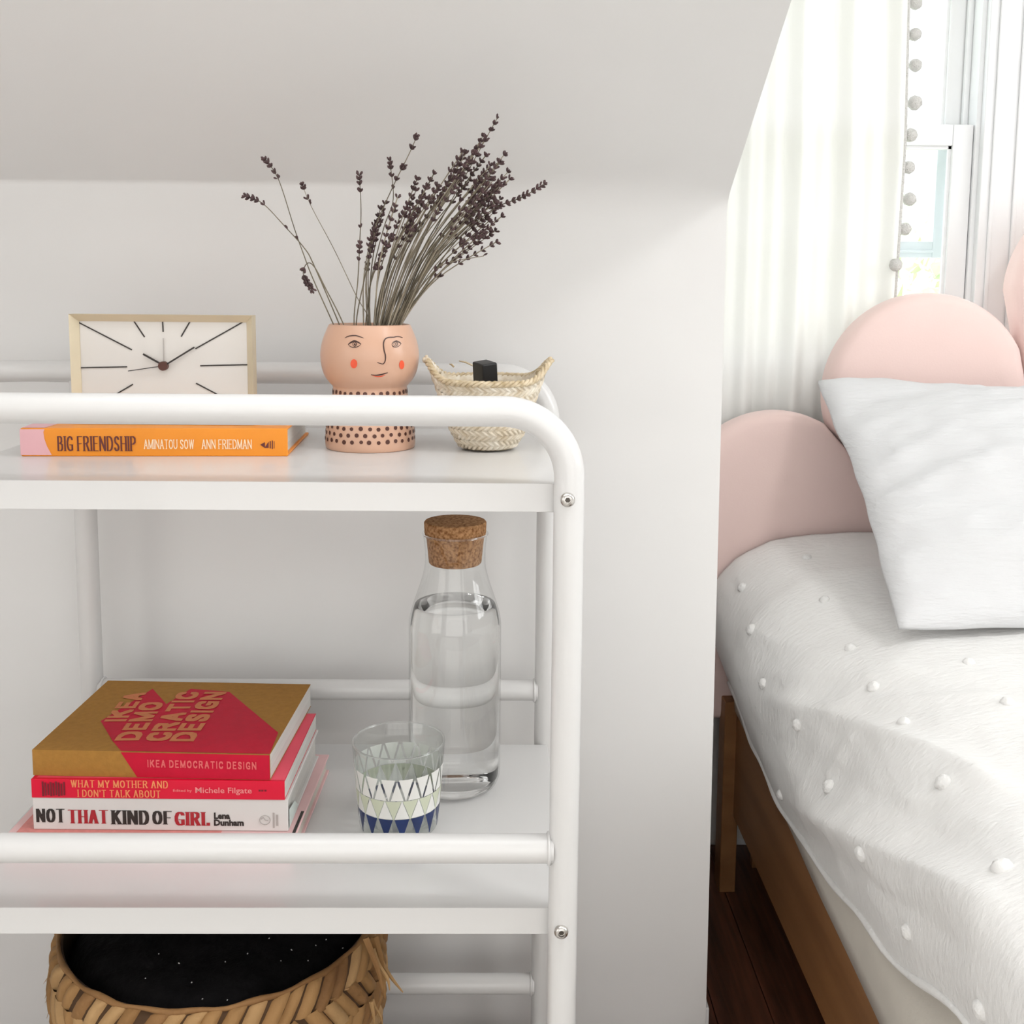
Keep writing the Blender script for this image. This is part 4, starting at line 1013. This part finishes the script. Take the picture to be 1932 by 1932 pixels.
# black blanket filling the basket
nr, na = 14, 56; v = []; f = []
for i in range(nr+1):
    for j in range(na):
        q = 2*math.pi*j/na; rr = .147*i/nr; x, y = SCn[0]+rr*math.cos(q), SCn[1]+rr*math.sin(q)
        hgt = zrim-.012+.018*(1-(i/nr)**2)+.012*noise.noise(Vector((x*14, y*14, 1)))*(1-(i/nr)**4)-.020*max(0, (i/nr-.9)/.1)
        v.append((x, y, hgt))
for i in range(nr):
    for j in range(na): f.append((i*na+j, (i+1)*na+j, (i+1)*na+(j+1) % na, i*na+(j+1) % na))
sk = len(v); v += [(SCn[0]+.13*math.cos(2*math.pi*j/na), SCn[1]+.13*math.sin(2*math.pi*j/na), .32) for j in range(na)]
f += [(nr*na+j, sk+j, sk+(j+1) % na, nr*na+(j+1) % na) for j in range(na)] + [tuple(range(sk+na-1, sk-1, -1))]
bl = thing('folded_blanket', 'black fleece blanket stuffed inside the seagrass basket', 'blanket', (SCn[0], SCn[1], .32))
put('fleece', v, f, M['blackcloth'], bl, True)
b = MB(); bv = BVHTree.FromPolygons([Vector(p) for p in v], f)
for px, py in ((506, 1771), (614, 1773), (597, 1784), (552, 1793), (645, 1789), (531, 1813), (428, 1888), (425, 1815), (380, 1885), (273, 1846), (360, 1854), (582, 1813), (466, 1800), (300, 1800), (340, 1818)):
    hit = bv.ray_cast(Vector((0, 0, ZC)), Vector(ray(px, py)).normalized())
    if hit[0]: bud_mesh(b, hit[0]-Vector((0, 0, .0003)), Vector((rn.uniform(-1, 1), -.3, .6)), rn.uniform(.001, .0028), .0012, rn)
if b.v: o = b.build('lint', M['lint'], bl); o['kind'] = 'stuff'

# ================================================================== BED
bed = thing('bed_frame', 'low brown wooden bed frame beside the knee wall', 'bed', (1.09, .85, 0))
XB0, XB1, YB0, YB1 = .4135, 1.765, -.20, 1.79
MB().box(XB0, XB0+.028, YB0, YB1, .14, .335).build('side_rail', M['bedwood'], bed, bevel=.002)
MB().box(XB1-.028, XB1, YB0, YB1, .14, .335).build('side_rail', M['bedwood'], bed, bevel=.002)
MB().box(XB0+.028, XB1-.028, YB0, YB0+.028, .14, .335).build('foot_rail', M['bedwood'], bed, bevel=.002)
for x in (XB0, XB1-.05):
    for y in (YB0+.03, YB1-.01): MB().box(x-.020 if x == XB0 else x+.03, x+.008 if x == XB0 else x+.06, y-.0, y+.045, 0, .345).build('leg', M['bedwood'], bed, bevel=.002)
MB().box(XB0+.028, XB1-.028, YB0+.028, YB1, .20, .22).build('slat_base', M['bedwood'], bed)
# headboard of fanned pink petals
hb = thing('petal_headboard', 'blush pink velvet headboard of fanned petals under the window', 'headboard', (1.03, 1.845, .29))
YH0, YH1 = 1.812, 1.862
def petal_c(px, py): p = U(px, py, Y=YH0+.02); return (p.x, p.z)
pc = [petal_c(1462, 960), petal_c(1748, 745), (1.035, 1.045)]
pr = [.168, .172, .172]
cxm = 1.035; pc += [(2*cxm-pc[1][0], pc[1][1]), (2*cxm-pc[0][0], pc[0][1])]; pr += [pr[1], pr[0]]
apex = (cxm, .30)
def clip(poly, p, n):
    out = []
    for a, b in zip(poly, poly[1:]+poly[:1]):
        da = (a[0]-p[0])*n[0]+(a[1]-p[1])*n[1]; db = (b[0]-p[0])*n[0]+(b[1]-p[1])*n[1]
        if da <= 0: out.append(a)
        if (da < 0 < db) or (db < 0 < da): t = da/(da-db); out.append((a[0]+(b[0]-a[0])*t, a[1]+(b[1]-a[1])*t))
    return out
petals = []
for i, (c, r_) in enumerate(zip(pc, pr)):
    P = [(c[0]+r_*math.cos(2*math.pi*k/72), c[1]+r_*math.sin(2*math.pi*k/72)) for k in range(72)] + [apex]
    if i == 0: P += [(c[0]-r_*.98, .297)]
    if i == 4: P += [(c[0]+r_*.98, .297)]
    P = hull2(P)
    for j in (i-1, i+1):
        if 0 <= j < 5:
            d = (pc[j][0]-c[0], pc[j][1]-c[1]); l = math.hypot(*d); g_ = .0015
            mid = ((pc[j][0]+c[0])/2, (pc[j][1]+c[1])/2)
            # seam from the midpoint towards the apex
            s = (apex[0]-mid[0], apex[1]-mid[1]); n = (-s[1], s[0])
            if n[0]*d[0]+n[1]*d[1] < 0: n = (-n[0], -n[1])
            ln = math.hypot(*n); n = (n[0]/ln, n[1]/ln); P = clip(P, (mid[0]-n[0]*g_, mid[1]-n[1]*g_), n)
    cg = (sum(p[0] for p in P)/len(P), sum(p[1] for p in P)/len(P))
    # padded front: rings from the rim inwards
    area_pts = P; n_ = len(P); v = []; f = []
    rings = [(0.0, YH1), (0.0, YH0+.022), (.003, YH0+.012), (.009, YH0+.005), (.020, YH0+.001), (.05, YH0)]
    for inset, y in rings:
        for p in P:
            d = (cg[0]-p[0], cg[1]-p[1]); l = math.hypot(*d); v.append((p[0]+d[0]/l*min(inset, l*.8), y, p[1]+d[1]/l*min(inset, l*.8)))
    m_ = len(rings)
    for k in range(m_-1):
        for q in range(n_): q2 = (q+1) % n_; f.append((k*n_+q, k*n_+q2, (k+1)*n_+q2, (k+1)*n_+q))
    f.append(tuple(range((m_-1)*n_, m_*n_))); f.append(tuple(range(n_-1, -1, -1)))
    o = put('petal', v, f, M['pink'], hb, True); sharp(o, 50)
MB().box(.45, 1.62, YH1, YH1+.012, .30, .80).build('back_board', M['bedwood'], hb)
for x in (.47, 1.56): MB().box(x, x+.05, YH1, YH1+.014, 0, .5).build('leg', M['bedwood'], hb)

# mattress with a beige side sheet
mt = thing('mattress', 'mattress in a beige sheet showing below the bedspread', 'mattress', (1.09, .8, .22))
MB().box(.442, 1.74, YB0+.03, 1.79, .22, .52).build('mattress_core', M['sheet'], mt, bevel=.03, seg=4)
# sheet tucked down over the rail
ys_ = [YB0+.02+i*(1.76-YB0)/60 for i in range(61)]; v = []
for y in ys_:
    zl = lerp_tab([(-.2, .20), (1.06, .276), (1.36, .298), (1.77, .330)], y); wv = .0025*math.sin(y*9)+.0015*math.sin(y*23)
    for t in range(9):
        s = t/8; z = .47+(zl-.47)*s; x = .447 - .036*min(1, s*1.6)-.0035*math.sin(math.pi*s)+wv*.3
        v.append((x, y, z))
f = [(i*9+t, i*9+t+1, (i+1)*9+t+1, (i+1)*9+t) for i in range(60) for t in range(8)]
o = put('side_sheet', v, f, M['sheet'], mt, True); md = o.modifiers.new('thick', 'SOLIDIFY'); md.thickness = .002; md.offset = 0

# bedspread: cross-sections along the bed
SEC = [
 (1.800, [(1.80, .63), (1.2, .640), (.80, .642), (.62, .638), (.52, .628), (.44, .607), (.392, .575), (.364, .52), (.372, .455), (.392, .40), (.404, .372)]),
 (1.620, [(1.80, .62), (1.2, .625), (.80, .625), (.62, .622), (.52, .612), (.44, .585), (.395, .54), (.372, .48), (.378, .42), (.395, .365), (.406, .335)]),
 (1.450, [(1.80, .61), (1.2, .605), (.80, .605), (.62, .600), (.52, .588), (.45, .560), (.405, .51), (.385, .44), (.388, .385), (.397, .345), (.406, .318)]),
 (1.290, [(1.80, .60), (1.2, .595), (.80, .595), (.62, .588), (.53, .575), (.46, .545), (.415, .49), (.392, .425), (.393, .392), (.400, .362), (.404, .335)]),
 (1.050, [(1.80, .60), (1.2, .592), (.80, .590), (.62, .585), (.53, .575), (.46, .552), (.415, .51), (.390, .462), (.389, .438), (.394, .408), (.402, .375)]),
 (.830, [(1.80, .60), (1.2, .592), (.80, .590), (.62, .588), (.53, .584), (.47, .578), (.432, .565), (.402, .545), (.392, .52), (.392, .48), (.401, .435)]),
 (.400, [(1.80, .60), (1.2, .592), (.80, .590), (.62, .590), (.53, .588), (.47, .584), (.432, .572), (.404, .55), (.394, .52), (.392, .48), (.400, .44)]),
 (-.230, [(1.80, .60), (1.2, .592), (.80, .590), (.62, .590), (.53, .588), (.47, .584), (.432, .572), (.404, .55), (.394, .52), (.392, .48), (.400, .44)]),
]
def crom(vals, u):
    k = min(int(u), len(vals)-2); f = u-k; P = [np.array(vals[max(0, min(len(vals)-1, k+d))], float) for d in (-1, 0, 1, 2)]
    return .5*((2*P[1])+(-P[0]+P[2])*f+(2*P[0]-5*P[1]+4*P[2]-P[3])*f*f+(-P[0]+3*P[1]-3*P[2]+P[3])*f**3)
NV = 150; NU = 230
yy = np.linspace(1.80, -.23, NU); us = []
acc = np.concatenate([np.linspace(0, 3, 45, endpoint=False), np.linspace(3, 10, NV-45)])
secs = np.array([[crom(s[1], u) for u in acc] for s in SEC])      # (n_sec, NV, 2)
sy = np.array([s[0] for s in SEC])
def fold(x, y, z):
    p = Vector((x, y, z)); s = 0
    s += .0050*noise.noise(Vector((x*5+y*2.0, y*4-x*2.5, 3)))
    # long soft creases running diagonally over the top
    for k, (a, fr, am) in enumerate(((1.05, 9, .0042), (.55, 16, .0026), (1.35, 22, .0016))):
        q = x*math.cos(a)+y*math.sin(a); w = noise.noise(Vector((x*3.1+k*7, y*3.1, 2.2)))
        s += am*(1-abs(math.sin(q*fr+w*3.2)))**2*(1.0+noise.noise(Vector((x*4, y*4, k*5.0))))
    s += .0011*noise.noise(Vector((x*60, y*22, z*40)))
    return s
V = np.zeros((NU, NV, 3))
for i, y in enumerate(yy):
    k = int(np.clip(np.searchsorted(-sy, -y)-1, 0, len(sy)-2)); f_ = (sy[k]-y)/(sy[k]-sy[k+1]); f_ = f_*f_*(3-2*f_)
    cs = secs[k]*(1-f_)+secs[k+1]*f_
    tn = np.gradient(cs, axis=0); nn_ = np.stack([tn[:, 1], -tn[:, 0]], 1); nn_ /= np.linalg.norm(nn_, axis=1)[:, None]+1e-9; nn_ *= np.sign(nn_[:60, 1].mean()) or 1
    for j in range(NV):
        x, z = cs[j]; d = fold(x, y, z); damp = 1 if j < NV-25 else .35+.65*(NV-1-j)/25
        V[i, j] = (x+nn_[j, 0]*d*damp, y+.003*noise.noise(Vector((x*6, z*6, y))), z+nn_[j, 1]*d*damp)
f = [(i*NV+j, i*NV+j+1, (i+1)*NV+j+1, (i+1)*NV+j) for i in range(NU-1) for j in range(NV-1)]
flat = V.reshape(-1, 3); base_bvh = BVHTree.FromPolygons([Vector(p) for p in flat], f)
nrmV = np.cross(np.gradient(V, axis=0), np.gradient(V, axis=1)).reshape(-1, 3); nrmV /= np.linalg.norm(nrmV, axis=1)[:, None]+1e-12
if nrmV[:, 2].mean() < 0: nrmV = -nrmV
RIDGES = [(([1430, 1318], [1500, 1332], [1567, 1349], [1648, 1377], [1761, 1419], [1860, 1468], [1931, 1511]), .010, .016),
          (([1400, 1372], [1470, 1400], [1560, 1450], [1700, 1530], [1931, 1640]), -.007, .030),
          (([1546, 1338], [1673, 1324], [1850, 1313], [1931, 1316]), .005, .011),
          (([1489, 1511], [1560, 1553], [1627, 1589], [1700, 1622], [1779, 1659], [1931, 1733]), .012, .018),
          (([1500, 1560], [1600, 1640], [1720, 1720], [1900, 1850]), -.005, .020),
          (([1545, 1470], [1570, 1440], [1600, 1400], [1640, 1385]), .005, .010),
          (([1440, 1275], [1560, 1272], [1700, 1280], [1820, 1300]), .0045, .012),
          (([1400, 1180], [1480, 1215], [1560, 1240], [1680, 1255], [1760, 1270]), .004, .014),
          (([1600, 1560], [1640, 1530], [1700, 1505], [1760, 1500]), .004, .009),
          (([1650, 1600], [1720, 1560], [1800, 1545], [1931, 1560]), .004, .012)]
disp = np.zeros(len(flat))
for pl_, am, wd_ in RIDGES:
    P3 = []
    for a_, b_ in zip(pl_, pl_[1:]):
        for t_ in (0, .25, .5, .75):
            h = base_bvh.ray_cast(Vector((0, 0, ZC)), Vector(ray(a_[0]+(b_[0]-a_[0])*t_, a_[1]+(b_[1]-a_[1])*t_)).normalized())
            if h[0] is not None: P3.append(np.array(h[0]))
    if len(P3) < 2: continue
    best = np.full(len(flat), 9.0); par = np.zeros(len(flat))
    for k_, (a_, b_) in enumerate(zip(P3, P3[1:])):
        ab = b_-a_; t_ = np.clip(((flat-a_)@ab)/(ab@ab+1e-12), 0, 1); d_ = np.linalg.norm(flat-(a_+t_[:, None]*ab), axis=1)
        up_ = d_ < best; best[up_] = d_[up_]; par[up_] = (k_+t_[up_])/(len(P3)-1)
    disp += am*np.exp(-np.abs(best/wd_)**1.4)*np.minimum(1, np.minimum(par, 1-par)*5+.15)
flat = flat+nrmV*disp[:, None]; V = flat.reshape(NU, NV, 3)
v = [tuple(p) for p in V.reshape(-1, 3)]; f = [(i*NV+j, i*NV+j+1, (i+1)*NV+j+1, (i+1)*NV+j) for i in range(NU-1) for j in range(NV-1)]
bs = thing('bedspread', 'white crinkled cotton bedspread with tufted dots', 'bedspread', (1.0, .8, .5))
o = put('cloth', v, f, M['spread'], bs, True); md = o.modifiers.new('thick', 'SOLIDIFY'); md.thickness = .004; md.offset = -1
bvh = BVHTree.FromPolygons([Vector(p) for p in v], f)
hem = [Vector(V[i, NV-1])+Vector((-.001, 0, .001)) for i in range(0, NU, 2)]
MB().tube(hem, [.0038+.0007*math.sin(i*.8) for i in range(len(hem))], 8).build('hem', M['spread'], bs, True)
rn = random.Random(21)
def tuft(px, py):
    h = bvh.ray_cast(Vector((0, 0, ZC)), Vector(ray(px, py)).normalized())
    if h[0] is None: return
    p, n = h[0], h[1]
    if n.dot(Vector(ray(px, py))) > 0: n = -n
    u = n.orthogonal().normalized(); w = n.cross(u); b = MB(); s = rn.uniform(.0072, .0092); K = 18; v = []; sd = rn.uniform(0, 50)
    lump = lambda q, e: 1+.20*noise.noise(Vector((math.cos(q)*2.4+sd, math.sin(q)*2.4, e*3)))+.10*noise.noise(Vector((math.cos(q)*6+sd, math.sin(q)*6, e*6)))
    NRG = 6
    for r in range(NRG):
        e = -.15+1.55*r/NRG
        for k in range(K): q = 2*math.pi*k/K; L_ = lump(q, e); v.append(p+(u*math.cos(q)+w*math.sin(q))*s*math.cos(e)*L_+n*s*.78*math.sin(e)*L_)
    v.append(p+n*s*.76); f = [(r*K+k, r*K+(k+1) % K, (r+1)*K+(k+1) % K, (r+1)*K+k) for r in range(NRG-1) for k in range(K)]+[((NRG-1)*K+k, (NRG-1)*K+(k+1) % K, NRG*K) for k in range(K)]
    b.add(v, f).build('tuft', M['tuft'], bs, True)
for q in ((1500, 1006), (1633, 996), (1522, 1052), (1400, 1108), (1556, 1132), (1417, 1188), (1605, 1223), (1828, 1250), (1648, 1297), (1505, 1368), (1705, 1363), (1565, 1485), (1780, 1477), (1473, 1500), (1625, 1612), (1890, 1637), (1712, 1758), (1900, 1325), (1440, 1290), (1850, 1905)): tuft(*q)

def in_view(p):
    q = np.array(p)-np.array((0, 0, ZC)); d = q@FW
    return d > 0 and 966+F_PX*(q@RT)/d < 1960 and CY_PX+F_PX*(q@DN)/d < 1990
for iy in range(9):                       # the rest of the bed, beyond the picture
    for ix in range(8):
        x, y = .52+.16*ix+(.08 if iy % 2 else 0), -.1+.19*iy
        h = bvh.ray_cast(Vector((x, y, 1.2)), Vector((0, 0, -1)))
        if h[0] is not None and not in_view(h[0]) and x < 1.72:
            d_ = h[0]-Vector((0, 0, ZC)); dd = d_.dot(Vector(FW))
            if dd > .05: tuft(966+F_PX*d_.dot(Vector(RT))/dd, CY_PX+F_PX*d_.dot(Vector(DN))/dd)
# pillow leaning on the headboard
TL, BL = U(1541, 722, Y=1.755), U(1694, 1190, Z=.612)
up = TL-BL; H = up.length; up.normalize(); side = Vector((1, .06, .02)); side = (side-up*side.dot(up)).normalized(); nrm = side.cross(up).normalized()
if nrm.y > 0: nrm = -nrm
Wd = .70; NA, NB = 64, 46; fr_v = []; bk_v = []
for i in range(NA+1):
    for j in range(NB+1):
        a, c = i/NA, j/NB; A, C = 2*a-1, 2*c-1
        # edges pull in between the corners
        ea = .020*(1-A*A); ec = .030*(1-C*C)
        rc = max(0, abs(A)-.90)/.10*max(0, abs(C)-.86)/.14      # soft corners
        x = Wd*(a+(-A)*ec*.9/(Wd/.5)-.004*rc*(1 if A > 0 else -1))+.006*noise.noise(Vector((c*7, 3, 0)))*(abs(A) > .0)*abs(A)**6
        y = H*(c+(-C)*ea*1.5-.008*rc*(1 if C > 0 else -1))+.009*noise.noise(Vector((a*9, 7, 0)))*abs(C)**6
        puff = max(0, (1-abs(A)**2.4)*(1-abs(C)**2.4))**.55
        bend = .06*noise.noise(Vector((x*3.2, y*4.5, 9)))
        wr = .006*noise.noise(Vector((x*6, y*14, 1)))+.0028*noise.noise(Vector((x*22, y*48, 4)))
        for sl_, fr2, am2, ph in ((.30, 34, .0085, .4), (.12, 55, .0050, 1.7), (.48, 78, .0030, 2.9)):
            gate = max(0, noise.noise(Vector((x*5+ph*9, y*7, ph)))+.25)
            wr += am2*(1-abs(math.sin((y-x*sl_+bend)*fr2+ph)))**2.5*gate
        top_wave = .010*math.sin(x*17+.6)*max(0, c-.85)/.15
        base = BL+side*x+up*(y+top_wave)
        fr_v.append(base+nrm*(.074*puff+1.9*wr*min(1, puff*3)+.003)); bk_v.append(base-nrm*(.05*puff+.003))
n1 = (NA+1)*(NB+1); f = []
for i in range(NA):
    for j in range(NB):
        q = (i*(NB+1)+j, (i+1)*(NB+1)+j, (i+1)*(NB+1)+j+1, i*(NB+1)+j+1); f.append(q[::-1]); f.append(tuple(n1+k for k in q))
ring = [i*(NB+1) for i in range(NA+1)]+[NA*(NB+1)+j for j in range(1, NB+1)]+[i*(NB+1)+NB for i in range(NA-1, -1, -1)]+[j for j in range(NB-1, 0, -1)]
f += [(ring[k], ring[(k+1) % len(ring)], n1+ring[(k+1) % len(ring)], n1+ring[k]) for k in range(len(ring))]
sh = max(0, max(0.0, -min(v.y*0 for v in bk_v)))
pil = put('pillow', fr_v+bk_v, f, M['pillow'], None, True)
tag(pil, 'crinkled white pillow leaning against the pink headboard', 'pillow')

# ================================================================== CURTAIN
YC0 = 1.900
NXc, NZc = 150, 40; v = []; edge = []
for j in range(NZc+1):
    z = .03+2.17*j/NZc
    xr = lerp_tab([(.0, .668), (1.04, .690), (1.29, .694), (1.54, .688), (2.2, .675)], z)
    for i in range(NXc+1):
        s = i/NXc; x = XK+.012+(xr-XK-.012)*s
        y = YC0+.010*math.sin(s*30+.5*math.sin(z*1.3)+.8*math.sin(s*7))*(1-.3*s)+.006*math.sin(s*61+z)
        v.append((x, y, z))
    edge.append(Vector(v[-1]))
f = [(j*(NXc+1)+i, j*(NXc+1)+i+1, (j+1)*(NXc+1)+i+1, (j+1)*(NXc+1)+i) for j in range(NZc) for i in range(NXc)]
cur = thing('curtain_panel', 'sheer off-white curtain panel with pompom trim beside the window', 'curtain', (.48, YC0, .03))
put('cloth', v, f, M['curtain'], cur, True)
MB().tube(edge, .0035, 8).build('edge_tape', M['pompom'], cur, True)
MB().tube([(XK, YC0, 2.215), (1.5, YC0, 2.215)], .011, 16).build('curtain_rod', M['steel'], cur, True)
rn = random.Random(4)
def pom(c, r_):
    bm = bmesh.new(); bmesh.ops.create_icosphere(bm, subdivisions=3, radius=r_)
    for q in bm.verts: q.co = q.co*(1+.10*noise.noise(q.co*260+c*50)+rn.uniform(-.03, .03))+c
    bm.verts.index_update(); vv = [q.co.copy() for q in bm.verts]; ff = [[q.index for q in fc.verts] for fc in bm.faces]; bm.free()
    p = put('pompom', vv, ff, M['pompom'], cur, True)
for px, py, r_ in ((1728, 6, 12), (1726, 65, 12), (1727, 123, 12), (1726, 194, 13.5), (1718, 255, 12), (1714, 316, 12), (1716, 376, 12.5), (1707, 432, 12), (1690, 500, 12)):
    yb = YC0-(.02 if px < 1700 else 0); c = U(px, py, Y=yb); pom(c, r_*YC0/F_PX)
    e = Vector((lerp_tab([(.0, .668), (1.04, .690), (1.29, .694), (1.54, .688), (2.2, .675)], c.z), YC0, c.z)); 
    if (e-c).length > .004: MB().tube([e, c], .0011, 6).build('pompom_thread', M['pompom'], cur, True)
